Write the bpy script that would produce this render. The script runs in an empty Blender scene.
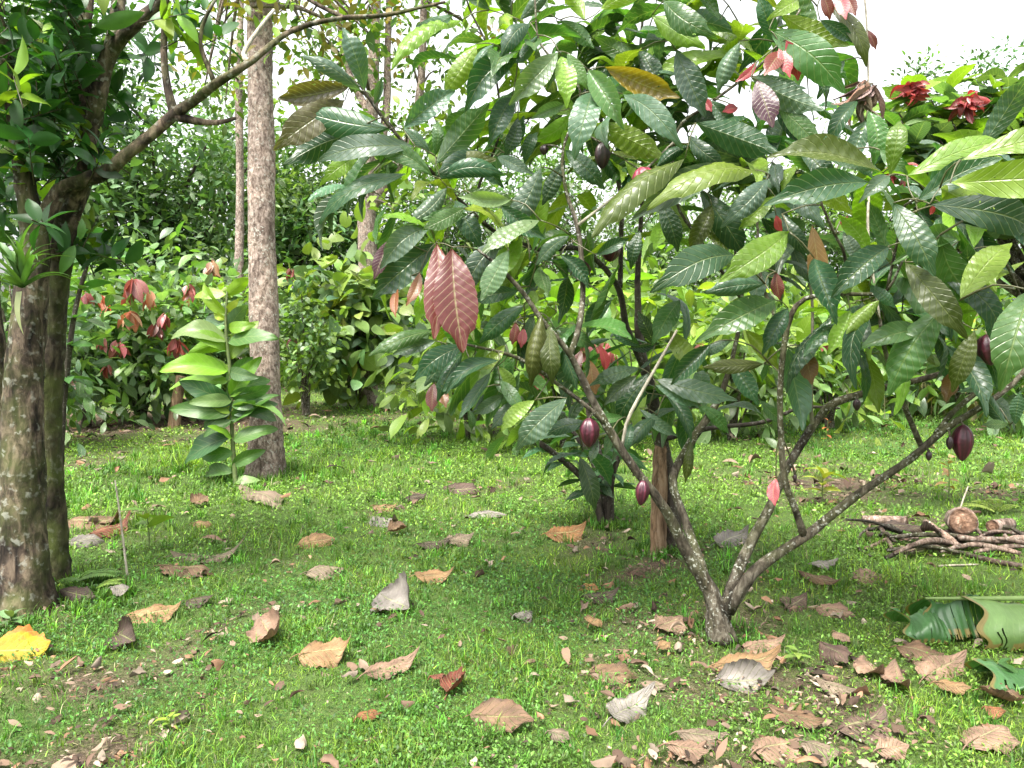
import bpy, math, random
import numpy as np
from mathutils import Vector

rng = np.random.default_rng(11)
random.seed(11)
SC = bpy.context.scene
COL = SC.collection
PI = math.pi

# ------------------------------------------------------------------ camera
F, W, H = 770.0, 1024, 768
CAMZ, PITCH = 1.5, math.atan((384 - 330) / 770.0)
FW = np.array([0, math.cos(PITCH), -math.sin(PITCH)])
UP = np.array([0, math.sin(PITCH), math.cos(PITCH)])
RT = np.array([1.0, 0, 0])
CAM = np.array([0, 0, CAMZ])
cam = bpy.data.cameras.new('camera')
cam.sensor_width = 36
cam.lens = 36 * F / W
cam.clip_start = 0.05
cam.clip_end = 2000
camo = bpy.data.objects.new('camera', cam)
camo.location = CAM
camo.rotation_euler = (PI / 2 - PITCH, 0, 0)
COL.objects.link(camo)
SC.camera = camo


def height(x, y):
    x = np.asarray(x, float); y = np.asarray(y, float)
    return (0.03 * np.sin(0.9 * x + 1.3) * np.sin(0.8 * y + .4) + 0.015 * np.sin(2.3 * x + .7 * y)
            + 0.012 * np.sin(3.1 * y - 1.9 * x + 2) + 0.008 * np.sin(6.1 * x + 4.3 * y))


def at(px, py, d):
    """point of the place seen at a pixel, d metres ahead of the lens"""
    return CAM + d * (FW + (px - 512) / F * RT - (py - 384) / F * UP)


def gp(px, py):
    """point of the ground seen at a pixel"""
    z = 0.0
    for _ in range(6):
        dv = FW + (px - 512) / F * RT - (py - 384) / F * UP
        d = (z - CAMZ) / dv[2]
        p = CAM + d * dv
        z = float(height(p[0], p[1]))
    p[2] = z
    return p


def depth_of(p):
    return float(np.dot(np.asarray(p) - CAM, FW))


def nrm(a):
    a = np.asarray(a, float)
    return a / np.maximum(np.linalg.norm(a, axis=-1, keepdims=True), 1e-9)


def sines(seed, n=7, f0=0.5, f1=2.5):
    r = np.random.default_rng(seed)
    ang = r.uniform(0, 2 * PI, n); f = r.uniform(f0, f1, n); ph = r.uniform(0, 6.3, n)
    def fn(x, y):
        s = 0
        for a, k, p in zip(ang, f, ph):
            s = s + np.sin(k * (np.cos(a) * x + np.sin(a) * y) + p)
        return s / math.sqrt(n / 2)
    return fn


# ------------------------------------------------------------------ materials
def new_mat(name):
    m = bpy.data.materials.new(name)
    m.use_nodes = True
    nt = m.node_tree
    nt.nodes.clear()
    return m, nt


class NT:
    def __init__(s, nt): s.nt = nt
    def n(s, kind, **kw):
        nd = s.nt.nodes.new(kind)
        for k, v in kw.items():
            if k.startswith('i_'):
                nd.inputs[k[2:].replace('_', ' ')].default_value = v
            else:
                setattr(nd, k, v)
        return nd
    def l(s, a, b): s.nt.links.new(a, b)
    def math(s, op, a, b=None, clamp=False):
        nd = s.nt.nodes.new('ShaderNodeMath'); nd.operation = op; nd.use_clamp = clamp
        for i, v in enumerate((a, b)):
            if v is None: continue
            if isinstance(v, (int, float)): nd.inputs[i].default_value = v
            else: s.l(v, nd.inputs[i])
        return nd.outputs[0]
    def mix(s, fac, a, b, mode='MIX'):
        nd = s.nt.nodes.new('ShaderNodeMix'); nd.data_type = 'RGBA'; nd.blend_type = mode
        for sock, v in ((nd.inputs[0], fac), (nd.inputs[6], a), (nd.inputs[7], b)):
            if isinstance(v, (int, float)): sock.default_value = v
            elif isinstance(v, tuple): sock.default_value = (*v, 1) if len(v) == 3 else v
            else: s.l(v, sock)
        return nd.outputs[2]
    def noise(s, vec, scale, detail=4, rough=.55, dist=0):
        nd = s.n('ShaderNodeTexNoise'); nd.inputs['Scale'].default_value = scale
        nd.inputs['Detail'].default_value = detail; nd.inputs['Roughness'].default_value = rough
        nd.inputs['Distortion'].default_value = dist
        if vec is not None: s.l(vec, nd.inputs['Vector'])
        return nd.outputs['Fac']
    def ramp(s, fac, stops):
        nd = s.n('ShaderNodeValToRGB')
        el = nd.color_ramp.elements
        while len(el) < len(stops): el.new(0.5)
        for e, (p, c) in zip(el, stops):
            e.position = p; e.color = (*c, 1) if len(c) == 3 else c
        s.l(fac, nd.inputs[0])
        return nd.outputs[0]


def leaf_material(name, veins=0, vein_slope=.18, rough=.4, spec=.5, trans=.3, tcol=(1.35, 1.5, .45), bump=.25, spots=0.0, vein_light=.35, holes=False):
    m, nt = new_mat(name); k = NT(nt)
    out = k.n('ShaderNodeOutputMaterial')
    at_ = k.n('ShaderNodeAttribute', attribute_name='Col')
    col = at_.outputs['Color']
    geo = k.n('ShaderNodeNewGeometry')
    nz = k.noise(geo.outputs['Position'], 28, 3)
    col = k.mix(k.math('MULTIPLY', k.math('SUBTRACT', nz, .35, True), 1.2, True), k.mix(1.0, col, (.72, .76, .7), 'MULTIPLY'), col)
    bsdf = k.n('ShaderNodeBsdfPrincipled')
    if veins:
        uv = k.n('ShaderNodeUVMap'); uv.uv_map = 'UVMap'
        sp = k.n('ShaderNodeSeparateXYZ'); k.l(uv.outputs[0], sp.inputs[0])
        au = k.math('ABSOLUTE', k.math('SUBTRACT', k.math('MULTIPLY', sp.outputs[0], 2), 1))
        ph = k.math('MULTIPLY', k.math('SUBTRACT', sp.outputs[1], k.math('MULTIPLY', au, vein_slope)), veins)
        fr = k.math('ABSOLUTE', k.math('SUBTRACT', k.math('FRACT', ph), .5))      # .5 at the vein
        side = k.math('MULTIPLY', k.math('SUBTRACT', fr, .4, True), 9, True)
        mid = k.math('SUBTRACT', 1, k.math('MULTIPLY', au, 16), True)
        vein = k.math('MAXIMUM', k.math('MULTIPLY', side, .75), mid)
        col = k.mix(k.math('MULTIPLY', vein, vein_light), col, k.mix(.55, col, (.42, .46, .2)))
        b = k.n('ShaderNodeBump'); b.inputs['Strength'].default_value = bump; b.inputs['Distance'].default_value = .004
        k.l(k.math('SUBTRACT', k.math('MULTIPLY', nz, .5), vein), b.inputs['Height'])
        k.l(b.outputs[0], bsdf.inputs['Normal'])
    if spots:
        s2 = k.noise(geo.outputs['Position'], 60, 2)
        col = k.mix(k.math('MULTIPLY', k.math('SUBTRACT', s2, .62, True), 8 * spots, True), col, (.05, .035, .02))
    k.l(col, bsdf.inputs['Base Color'])
    bsdf.inputs['Roughness'].default_value = rough
    bsdf.inputs['Specular IOR Level'].default_value = spec
    if trans > 0:
        tr = k.n('ShaderNodeBsdfTranslucent')
        k.l(k.mix(1.0, col, tcol, 'MULTIPLY'), tr.inputs[0])
        mx = k.n('ShaderNodeMixShader'); mx.inputs[0].default_value = trans
        k.l(bsdf.outputs[0], mx.inputs[1]); k.l(tr.outputs[0], mx.inputs[2])
        last = mx.outputs[0]
        if holes:      # insect holes
            h1 = k.noise(geo.outputs['Position'], 75, 1); h2 = k.noise(geo.outputs['Position'], 6, 2)
            tp = k.n('ShaderNodeBsdfTransparent'); m2 = k.n('ShaderNodeMixShader')
            k.l(k.math('MULTIPLY', k.math('GREATER_THAN', h1, .745), k.math('GREATER_THAN', h2, .5)), m2.inputs[0])
            k.l(last, m2.inputs[1]); k.l(tp.outputs[0], m2.inputs[2]); last = m2.outputs[0]
        k.l(last, out.inputs[0])
    else:
        k.l(bsdf.outputs[0], out.inputs[0])
    return m


def bark_material(name, stops, moss=(.06, .075, .02), moss_amt=.4, lichen=(.42, .43, .38), lichen_amt=.5, scale=18, bump=.8, stretch=.35, spot=55):
    m, nt = new_mat(name); k = NT(nt)
    out = k.n('ShaderNodeOutputMaterial'); bsdf = k.n('ShaderNodeBsdfPrincipled')
    geo = k.n('ShaderNodeTexCoord')
    mp = k.n('ShaderNodeMapping'); mp.inputs['Scale'].default_value = (1, 1, stretch)
    k.l(geo.outputs['Object'], mp.inputs[0])
    n1 = k.noise(mp.outputs[0], scale, 6, .65, .6)
    n2 = k.noise(geo.outputs['Object'], 4.5, 4, .6)
    n3 = k.noise(geo.outputs['Object'], spot, 3, .5)
    n4 = k.noise(geo.outputs['Object'], 9, 3, .6)
    n5 = k.noise(mp.outputs[0], 3.2, 5, .7, .8)
    col = k.mix(1.0, k.ramp(n1, stops), k.ramp(n5, [(.32, (.45, .43, .42)), (.5, (.95, .95, .95)), (.68, (1.35, 1.3, 1.25))]), 'MULTIPLY')
    col = k.mix(k.math('MULTIPLY', k.math('SUBTRACT', n2, .5 - .12 * moss_amt, True), 5 * moss_amt, True), col, moss)
    li = k.math('MULTIPLY', k.math('SUBTRACT', n3, .56, True), 12, True)
    li = k.math('MULTIPLY', li, k.math('MULTIPLY', k.math('SUBTRACT', n4, .42, True), 6, True))
    col = k.mix(k.math('MULTIPLY', li, lichen_amt), col, lichen)
    ca = k.n('ShaderNodeAttribute', attribute_name='Col')
    col = k.mix(1.0, col, ca.outputs['Color'], 'MULTIPLY')
    k.l(col, bsdf.inputs['Base Color'])
    bsdf.inputs['Roughness'].default_value = .9
    bsdf.inputs['Specular IOR Level'].default_value = .2
    b = k.n('ShaderNodeBump'); b.inputs['Strength'].default_value = bump; b.inputs['Distance'].default_value = .012
    k.l(k.math('ADD', n1, k.math('MULTIPLY', n3, .4)), b.inputs['Height'])
    k.l(b.outputs[0], bsdf.inputs['Normal'])
    k.l(bsdf.outputs[0], out.inputs[0])
    return m


MAT = {}
MAT['cacao'] = leaf_material('cacao_leaf', 11, .18, .36, .55, .4, spots=.15, holes=True, bump=.6, vein_light=.5)
MAT['cacao_young'] = leaf_material('young_cacao_leaf', 12, .18, .36, .5, .3, tcol=(1.5, .8, .6), vein_light=.6)
MAT['broad'] = leaf_material('broad_leaf', 8, .22, .42, .45, .32)
MAT['small'] = leaf_material('small_leaf', 0, .2, .45, .4, .34)
MAT['far'] = leaf_material('far_leaf', 0, .2, .5, .35, .34)
MAT['grass'] = leaf_material('grass_blade', 0, .2, .5, .3, .36, tcol=(1.3, 1.35, .5))
MAT['dry'] = leaf_material('dry_leaf', 9, .25, .7, .3, .1, tcol=(1.2, 1, .7), bump=1, spots=.7, vein_light=.6)
MAT['litter'] = leaf_material('litter', 0, .2, .85, .15, 0)
MAT['banana'] = leaf_material('banana_leaf', 34, -.02, .36, .5, .25, vein_light=.13)
MAT['bark_moss'] = bark_material('mossy_bark', [(.38, (.012, .009, .007)), (.5, (.05, .037, .027)), (.64, (.17, .13, .095))], moss_amt=.6, lichen_amt=.32, spot=30)
MAT['bark_mossdark'] = bark_material('dark_mossy_bark', [(.38, (.008, .007, .005)), (.5, (.028, .022, .016)), (.66, (.08, .066, .045))], moss_amt=.75, lichen_amt=.12, spot=30)
MAT['bark_pale'] = bark_material('mottled_pale_bark', [(.36, (.08, .058, .047)), (.5, (.21, .16, .133)), (.64, (.38, .31, .27))], moss_amt=.1, lichen_amt=.7, scale=30, spot=44, stretch=.6)
MAT['bark_cacao'] = bark_material('cacao_bark', [(.36, (.016, .013, .009)), (.5, (.06, .051, .036)), (.66, (.15, .135, .105))], moss_amt=.4, lichen=(.4, .41, .36), lichen_amt=.7, scale=30, bump=.6, spot=70)
MAT['bark_dark'] = bark_material('dark_bark', [(.3, (.02, .016, .013)), (.6, (.06, .05, .04))], moss_amt=.2, lichen_amt=.3, scale=30)
MAT['bark_grey'] = bark_material('grey_twig', [(.3, (.2, .18, .14)), (.6, (.38, .35, .28))], moss_amt=.1, lichen_amt=.3, scale=40)
MAT['wood'] = bark_material('weathered_wood', [(.36, (.06, .04, .03)), (.5, (.17, .12, .095)), (.66, (.32, .25, .21))], moss_amt=.05, lichen_amt=.35, scale=34, stretch=.2)
MAT['wood_orange'] = bark_material('split_wood', [(.36, (.06, .036, .02)), (.5, (.17, .11, .065)), (.68, (.28, .2, .13))], moss_amt=.05, lichen_amt=.1, scale=34, stretch=.12)
MAT['cut_wood'] = bark_material('cut_wood', [(.36, (.05, .03, .02)), (.5, (.14, .09, .065)), (.68, (.34, .25, .2))], moss_amt=.05, lichen_amt=.3, scale=16, stretch=1, spot=30)
MAT['green_stem'] = bark_material('green_stem', [(.3, (.06, .085, .03)), (.7, (.13, .17, .06))], moss_amt=.1, lichen_amt=.2, scale=34, bump=.2)


def pod_material(name, c1, c2):
    m, nt = new_mat(name); k = NT(nt)
    out = k.n('ShaderNodeOutputMaterial'); bsdf = k.n('ShaderNodeBsdfPrincipled')
    tc = k.n('ShaderNodeTexCoord')
    n = k.noise(tc.outputs['Object'], 30, 4)
    at_ = k.n('ShaderNodeAttribute', attribute_name='Col')
    sp = k.n('ShaderNodeSeparateColor'); k.l(at_.outputs['Color'], sp.inputs[0])
    col = k.mix(k.math('MULTIPLY', sp.outputs[0], k.math('ADD', n, .3), True), c1, c2)
    k.l(col, bsdf.inputs['Base Color'])
    bsdf.inputs['Roughness'].default_value = .42
    b = k.n('ShaderNodeBump'); b.inputs['Strength'].default_value = .4; b.inputs['Distance'].default_value = .004
    k.l(n, b.inputs['Height']); k.l(b.outputs[0], bsdf.inputs['Normal'])
    k.l(bsdf.outputs[0], out.inputs[0])
    return m


MAT['pod'] = pod_material('purple_pod', (.022, .004, .01), (.1, .013, .03))
MAT['pod_pink'] = pod_material('pink_pod', (.16, .015, .035), (.36, .06, .1))
MAT['pod_dark'] = pod_material('black_pod', (.012, .008, .01), (.05, .02, .025))


def ground_material():
    m, nt = new_mat('grassy_soil'); k = NT(nt)
    out = k.n('ShaderNodeOutputMaterial'); bsdf = k.n('ShaderNodeBsdfPrincipled')
    geo = k.n('ShaderNodeNewGeometry'); P = geo.outputs['Position']
    a = k.n('ShaderNodeAttribute', attribute_name='Col')
    sp = k.n('ShaderNodeSeparateColor'); k.l(a.outputs['Color'], sp.inputs[0])
    n1 = k.noise(P, 75, 6, .75); n2 = k.noise(P, 9, 5, .65); n3 = k.noise(P, 160, 3, .6); n4 = k.noise(P, 1.2, 4)
    soil = k.ramp(n1, [(.34, (.022, .015, .01)), (.5, (.085, .058, .04)), (.66, (.2, .15, .115))])
    green = k.ramp(n3, [(.3, (.03, .05, .014)), (.55, (.075, .13, .03)), (.75, (.14, .2, .05))])
    fac = k.math('ADD', sp.outputs[0], k.math('MULTIPLY', k.math('SUBTRACT', n2, .5), 1.6), True)
    col = k.mix(fac, green, soil)
    k.l(col, bsdf.inputs['Base Color'])
    bsdf.inputs['Roughness'].default_value = .95
    bsdf.inputs['Specular IOR Level'].default_value = .15
    b = k.n('ShaderNodeBump'); b.inputs['Strength'].default_value = .9; b.inputs['Distance'].default_value = .02
    k.l(k.math('ADD', n1, k.math('MULTIPLY', n3, .5)), b.inputs['Height']); k.l(b.outputs[0], bsdf.inputs['Normal'])
    k.l(bsdf.outputs[0], out.inputs[0])
    return m


MAT['ground'] = ground_material()


# ------------------------------------------------------------------ mesh building
class MB:
    """collects vertices, faces, colours and uvs of ONE mesh"""
    def __init__(s): s.V, s.F, s.C, s.U, s.n = [], [], [], [], 0
    def add(s, V, Fs, col=(1, 1, 1), uv=None):
        V = np.asarray(V, float).reshape(-1, 3)
        c = np.asarray(col, float)
        if c.ndim == 1: c = np.tile(c, (len(V), 1))
        s.V.append(V); s.C.append(c)
        s.U.append(np.zeros((len(V), 2)) if uv is None else uv)
        for f in (Fs if isinstance(Fs, list) else [Fs]):
            if len(f): s.F.append(np.asarray(f, np.int64) + s.n)
        s.n += len(V)
        return s
    def obj(s, name, mat, parent=None, origin=None, smooth=True):
        V = np.concatenate(s.V); C = np.concatenate(s.C); U = np.concatenate(s.U)
        o0 = np.zeros(3)
        if parent is not None:
            q = parent
            while q is not None:
                o0 = o0 + np.array(q.location); q = q.parent
        elif origin is not None:
            o0 = np.asarray(origin, float)
        me = bpy.data.meshes.new(name)
        loops = np.concatenate([f.ravel() for f in s.F])
        tot = np.concatenate([np.full(len(f), f.shape[1]) for f in s.F])
        st = np.concatenate([[0], np.cumsum(tot)[:-1]])
        me.vertices.add(len(V)); me.loops.add(len(loops)); me.polygons.add(len(tot))
        me.vertices.foreach_set('co', (V - o0).astype(np.float32).ravel())
        me.loops.foreach_set('vertex_index', loops.astype(np.int32))
        me.polygons.foreach_set('loop_start', st.astype(np.int32))
        me.polygons.foreach_set('loop_total', tot.astype(np.int32))
        me.polygons.foreach_set('use_smooth', np.full(len(tot), smooth))
        ca = me.color_attributes.new('Col', 'FLOAT_COLOR', 'POINT')
        ca.data.foreach_set('color', np.concatenate([C, np.ones((len(C), 1))], 1).astype(np.float32).ravel())
        uvl = me.uv_layers.new(name='UVMap')
        uvl.data.foreach_set('uv', U[loops].astype(np.float32).ravel())
        me.update(calc_edges=True)
        me.materials.append(mat)
        ob = bpy.data.objects.new(name, me)
        COL.objects.link(ob)
        if parent is not None: ob.parent = parent
        elif origin is not None: ob.location = o0
        return ob


def thing(name, label, cat, loc, group=None):
    o = bpy.data.objects.new(name, None)
    o.empty_display_size = .1
    COL.objects.link(o)
    o.location = tuple(float(v) for v in loc)
    o['label'] = label; o['category'] = cat
    if group: o['group'] = group
    return o


def tag(o, label, cat, group=None, kind=None):
    o['label'] = label; o['category'] = cat
    if group: o['group'] = group
    if kind: o['kind'] = kind
    return o


def catmull(P, R, step):
    P = np.asarray(P, float); R = np.asarray(R, float)
    if len(P) < 2: return P, R
    Q = np.vstack([2 * P[0] - P[1], P, 2 * P[-1] - P[-2]])
    outP, outR = [], []
    for i in range(len(P) - 1):
        p0, p1, p2, p3 = Q[i:i + 4]
        n = max(2, int(np.linalg.norm(p2 - p1) / step))
        t = np.linspace(0, 1, n, endpoint=False)[:, None]
        outP.append(.5 * ((2 * p1) + (-p0 + p2) * t + (2 * p0 - 5 * p1 + 4 * p2 - p3) * t ** 2 + (-p0 + 3 * p1 - 3 * p2 + p3) * t ** 3))
        outR.append(R[i] + (R[i + 1] - R[i]) * t[:, 0])
    outP.append(P[-1:]); outR.append(R[-1:])
    return np.vstack(outP), np.concatenate(outR)


def tube(mb, P, R, sides=8, step=.06, lump=.1, wob=0.0, col=(1, 1, 1), seed=None, flare=0):
    P, R = catmull(P, R, step)
    r = np.random.default_rng(seed if seed is not None else int(rng.integers(1e9)))
    n = len(P)
    if wob: P = P + r.normal(0, 1, P.shape) * (wob * R[:, None]) * np.minimum(1, np.arange(n))[:, None]
    T = nrm(np.gradient(P, axis=0))
    ref = np.array([1.0, 0, 0]) if abs(T[0][0]) < .8 else np.array([0, 1.0, 0])
    a = nrm(np.cross(T[0], ref)); A = []
    for i in range(n):
        a = nrm(a - T[i] * np.dot(a, T[i])); A.append(a)
    A = np.array(A); B = np.cross(T, A)
    th = np.linspace(0, 2 * PI, sides, endpoint=False)
    ph = r.uniform(0, 6.3, 4)
    s = np.arange(n)[:, None] * step
    lumpf = 1 + lump * (np.sin(2 * th[None] + ph[0] + 2.2 * s / max(step * 8, .1)) * .5 + np.sin(3 * th[None] + ph[1] - 1.7 * s / max(step * 6, .1)) * .35
                        + r.normal(0, .35, (n, sides)))
    if flare:
        k = np.exp(-np.arange(n) * step / .22)[:, None]
        lumpf = lumpf + flare * k * (.6 + .5 * np.sin(4 * th[None] + ph[2]) + .3 * np.sin(7 * th[None] + ph[3]))
    rr = R[:, None] * lumpf
    V = P[:, None] + A[:, None] * (np.cos(th)[None, :, None] * rr[..., None]) + B[:, None] * (np.sin(th)[None, :, None] * rr[..., None])
    V = V.reshape(-1, 3)
    i = np.arange(n - 1)[:, None] * sides; j = np.arange(sides)[None]; j2 = (j + 1) % sides
    Fq = np.stack([i + j, i + j2, i + sides + j2, i + sides + j], -1).reshape(-1, 4)
    V = np.vstack([V, P[:1], P[-1:]])
    c0, c1 = n * sides, n * sides + 1
    jj = np.arange(sides); jj2 = (jj + 1) % sides
    t0 = np.stack([np.full(sides, c0), jj2, jj], -1)
    t1 = np.stack([np.full(sides, c1), (n - 1) * sides + jj, (n - 1) * sides + jj2], -1)
    mb.add(V, [Fq, np.vstack([t0, t1])], col)
    return P


def prof(t, shape):
    if shape == 'cacao':      # widest past the middle, drawn-out tip
        tc = np.clip(t, 0, 1)
        body = np.sin(PI * tc ** 1.08) ** .8
        tip = np.clip((tc - .8) / .2, 0, 1)
        return body * (1 - .5 * tip ** .7 * (1 - tip) * 2.2) * np.where(tc < .08, .55 + tc * 5.6, 1)
    if shape == 'broad':      # ovate, widest below the middle
        return np.sin(PI * np.clip(t, 0, 1) ** .8) ** .7
    if shape == 'blade':
        return (1 - t ** 1.7) * (.7 + .6 * t * (1 - t))
    if shape == 'lance':
        return np.sin(PI * t ** .85) ** .9
    return np.sin(PI * t) ** .75


def leaf_grid(nt_, nu):
    t = np.linspace(0, 1, nt_ + 1); u = np.linspace(-1, 1, nu + 1)
    Tg, Ug = np.meshgrid(t, u, indexing='ij')
    idx = np.arange((nt_ + 1) * (nu + 1)).reshape(nt_ + 1, nu + 1)
    Fq = np.stack([idx[:-1, :-1], idx[:-1, 1:], idx[1:, 1:], idx[1:, :-1]], -1).reshape(-1, 4)
    return Tg.ravel(), Ug.ravel(), Fq


def leaves(mb, B, D, N, L, Wd, col, shape='cacao', nt_=10, nu=2, arch=.08, fold=.15, corr=0, nv=11, slope=.18, wave=0, curl=0, rag=0):
    """N leaves at once: base B, chord direction D, upper side N, length L, width Wd"""
    B = np.atleast_2d(B).astype(float); n = len(B)
    D = nrm(np.atleast_2d(D)); N = np.atleast_2d(N).astype(float)
    N = nrm(N - D * np.sum(N * D, 1, keepdims=True))
    S = np.cross(D, N)
    L = np.broadcast_to(np.asarray(L, float), (n,)); Wd = np.broadcast_to(np.asarray(Wd, float), (n,))
    arch = np.broadcast_to(np.asarray(arch, float), (n,)); fold = np.broadcast_to(np.asarray(fold, float), (n,))
    curl = np.broadcast_to(np.asarray(curl, float), (n,))
    t, u, Fq = leaf_grid(nt_, nu); K = len(t)
    p = prof(t, shape)
    au = np.abs(u)
    y = u[None] * p[None] * Wd[:, None] / 2
    if rag: y = y * (1 + rag * rng.normal(0, 1, (n, K)) * (au[None] > .9))
    ph = rng.uniform(0, 6.3, (n, 1))
    z = arch[:, None] * 4 * (t ** 1.25 * (1 - t) * 1.12)[None] * L[:, None] + fold[:, None] * (au * p)[None] * Wd[:, None] / 2
    z = z + curl[:, None] * (au ** 2 * p)[None] * Wd[:, None]
    y = y * (1 - .35 * np.clip(np.abs(curl), 0, 1.2)[:, None] * au[None])
    if np.any(corr): z = z + np.broadcast_to(np.asarray(corr, float), (n,))[:, None] * Wd[:, None] * np.sin(2 * PI * nv * (t - slope * au))[None] * (np.minimum(1, au * 2.5) * (1 - .8 * au ** 4) * np.minimum(1, p * 1.3))[None]
    if wave: z = z + wave * Wd[:, None] * (np.sin(9 * t[None] + ph + u[None] * 1.5) * au + .5 * np.sin(17 * t[None] + 2 * ph) * au * u)
    # sideways sway of the midrib
    sw = rng.normal(0, .04, (n, 1)) * np.sin(PI * t)[None] * L[:, None]
    V = B[:, None] + D[:, None] * (t[None] * L[:, None])[..., None] + S[:, None] * (y + sw)[..., None] + N[:, None] * z[..., None]
    col = np.asarray(col, float)
    if col.ndim == 1: col = np.tile(col, (n, 1))
    C = np.repeat(col, K, 0)
    UV = np.tile(np.stack([(u + 1) / 2, t], 1), (n, 1))
    Fa = (Fq[None] + (np.arange(n) * K)[:, None, None]).reshape(-1, 4)
    mb.add(V.reshape(-1, 3), Fa, C, UV)


def vary(c, n, h=.12, v=.22):
    c = np.asarray(c, float)
    k = np.exp(rng.normal(0, v, (n, 1)))
    return np.clip(c * k * np.exp(rng.normal(0, h, (n, 3))), 0, .8)


def rdir(n):
    return nrm(rng.normal(0, 1, (n, 3)))


# ------------------------------------------------------------------ world, sun
SUN_EL, SUN_AZ = math.radians(64), math.radians(212)     # azimuth measured from +Y towards +X
w = bpy.data.worlds.new('World'); SC.world = w
w.use_nodes = True
k = NT(w.node_tree); w.node_tree.nodes.clear()
sky = k.n('ShaderNodeTexSky'); sky.sky_type = 'NISHITA'; sky.sun_disc = False
sky.sun_elevation = SUN_EL; sky.sun_rotation = SUN_AZ
sky.air_density = 1.0; sky.dust_density = 6.0; sky.ozone_density = 1.0
hs = k.n('ShaderNodeHueSaturation'); hs.inputs['Saturation'].default_value = .1
bg = k.n('ShaderNodeBackground'); bg.inputs['Strength'].default_value = .1
wo = k.n('ShaderNodeOutputWorld')
k.l(sky.outputs[0], hs.inputs['Color']); k.l(hs.outputs[0], bg.inputs[0]); k.l(bg.outputs[0], wo.inputs[0])
sd = bpy.data.lights.new('sun', 'SUN'); sd.energy = 1.5; sd.angle = math.radians(16); sd.color = (1, .94, .84)
so = bpy.data.objects.new('sun', sd); COL.objects.link(so)
sv = Vector((math.sin(SUN_AZ) * math.cos(SUN_EL), math.cos(SUN_AZ) * math.cos(SUN_EL), math.sin(SUN_EL)))
so.rotation_euler = sv.to_track_quat('Z', 'Y').to_euler()
SC.view_settings.view_transform = 'Standard'; SC.view_settings.look = 'None'
SC.view_settings.gamma = 1; SC.view_settings.use_curve_mapping = False
SC.view_settings.exposure = 2.55
SC.render.engine = 'CYCLES'
SC.cycles.max_bounces = 6; SC.cycles.diffuse_bounces = 3; SC.cycles.transmission_bounces = 4
SC.cycles.use_denoising = True

# ------------------------------------------------------------------ ground, grass, litter
n_a, n_b = sines(3, 8, 1.0, 4.0), sines(5, 8, .35, 1.2)
BARE = [(720, 640, .55, .9), (770, 690, .45, .45), (640, 560, .55, .7), (600, 535, .7, .6), (560, 530, .5, .5), (690, 610, .35, .5), (800, 690, .5, .3),
        (850, 740, .4, .3), (720, 750, .4, .35), (505, 728, .25, .7), (370, 722, .25, .6), (470, 430, 1.6, .6), (540, 420, 1.6, .6), (180, 420, 2.6, 1.3), (100, 422, 2.2, 1.3), (230, 410, 2.2, 1.1),
        (330, 410, 2.2, .8), (120, 545, .4, .5), (40, 690, .35, .5), (880, 490, 1.1, .8), (960, 490, 1.2, .7), (830, 490, .8, .6), (950, 545, .8, .6), (310, 480, .35, .5),
        (20, 620, .3, .6), (150, 440, 1.4, .8), (290, 430, .9, .5)]
BP = [(gp(a, b), r, s) for a, b, r, s in BARE]


n_c = sines(8, 12, 5, 14)


def bare(x, y):
    v = .2 * n_a(x, y) + .15 * n_b(x, y) + .22 * n_c(x, y) - .16
    v = v + .15 * np.clip((x - .3) / 2.0, 0, 1) * np.clip((5.5 - y) / 1.5, 0, 1)
    for p, r, s in BP:
        v = v + .58 * s * np.exp(-(((x - p[0]) / r) ** 2 + ((y - p[1]) / r) ** 2) * 1.5)
    return np.clip(v, 0, 1)


g = np.sinh(np.linspace(-1, 1, 321) * 6.4) / math.sinh(6.4) * 160
gy = g + 5
X, Y = np.meshgrid(g, gy, indexing='ij')
Z = height(X, Y) - .012 * np.clip(np.abs(Y) / 40, 0, 1)
idx = np.arange(X.size).reshape(X.shape)
mb = MB().add(np.stack([X, Y, Z], -1).reshape(-1, 3), np.stack([idx[:-1, :-1], idx[1:, :-1], idx[1:, 1:], idx[:-1, 1:]], -1).reshape(-1, 4),
              np.repeat(bare(X, Y).reshape(-1, 1), 3, 1))
go = mb.obj('ground', MAT['ground']); go['kind'] = 'structure'


def field(n, dmin, dmax, half=.82):
    d = np.exp(rng.uniform(math.log(dmin), math.log(dmax), n)); a = rng.uniform(-half, half, n)
    return d * np.sin(a), d * np.cos(a), d


WEEDS = [(gp(a, b), r) for a, b, r in [(215, 455, .5), (240, 490, .45), (300, 470, .5), (170, 470, .6), (130, 520, .35), (820, 560, .3), (930, 580, .5), (380, 460, .4), (20, 625, .2), (650, 548, .15), (330, 480, .4)]]
gm = MB()
n = 260000
x, y, d = field(n, 1.9, 34)
b = bare(x, y)
keep = rng.uniform(0, 1, n) > b * 1.02
x, y, d, b = x[keep], y[keep], d[keep], b[keep]
n = len(x)
sc = np.clip((d / 4.2) ** .8, .85, 4.5)
tall = np.zeros(n)
for p, r in WEEDS: tall += np.exp(-((x - p[0]) ** 2 + (y - p[1]) ** 2) / r ** 2)
tall = np.clip(tall, 0, 1)
yel = np.clip(.42 + .25 * n_b(x * 1.3 + 3, y * 1.3) + .2 * n_c(x * .7 + 2, y * .7) + np.clip((d - 4) / 9, -.35, .5), 0, 1)[:, None]  # lighter and yellower with distance, sunny far grass put into the colour
gc = (1 - yel) * np.array([.066, .155, .024]) + yel * np.array([.19, .295, .034])
gc = gc * np.exp(rng.normal(0, .48, (n, 1))) * np.exp(rng.normal(0, .08, (n, 3)))
dead = rng.uniform(0, 1, n) < .05
gc[dead] = np.array([.3, .26, .16]) * np.exp(rng.normal(0, .25, (dead.sum(), 1)))
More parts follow.
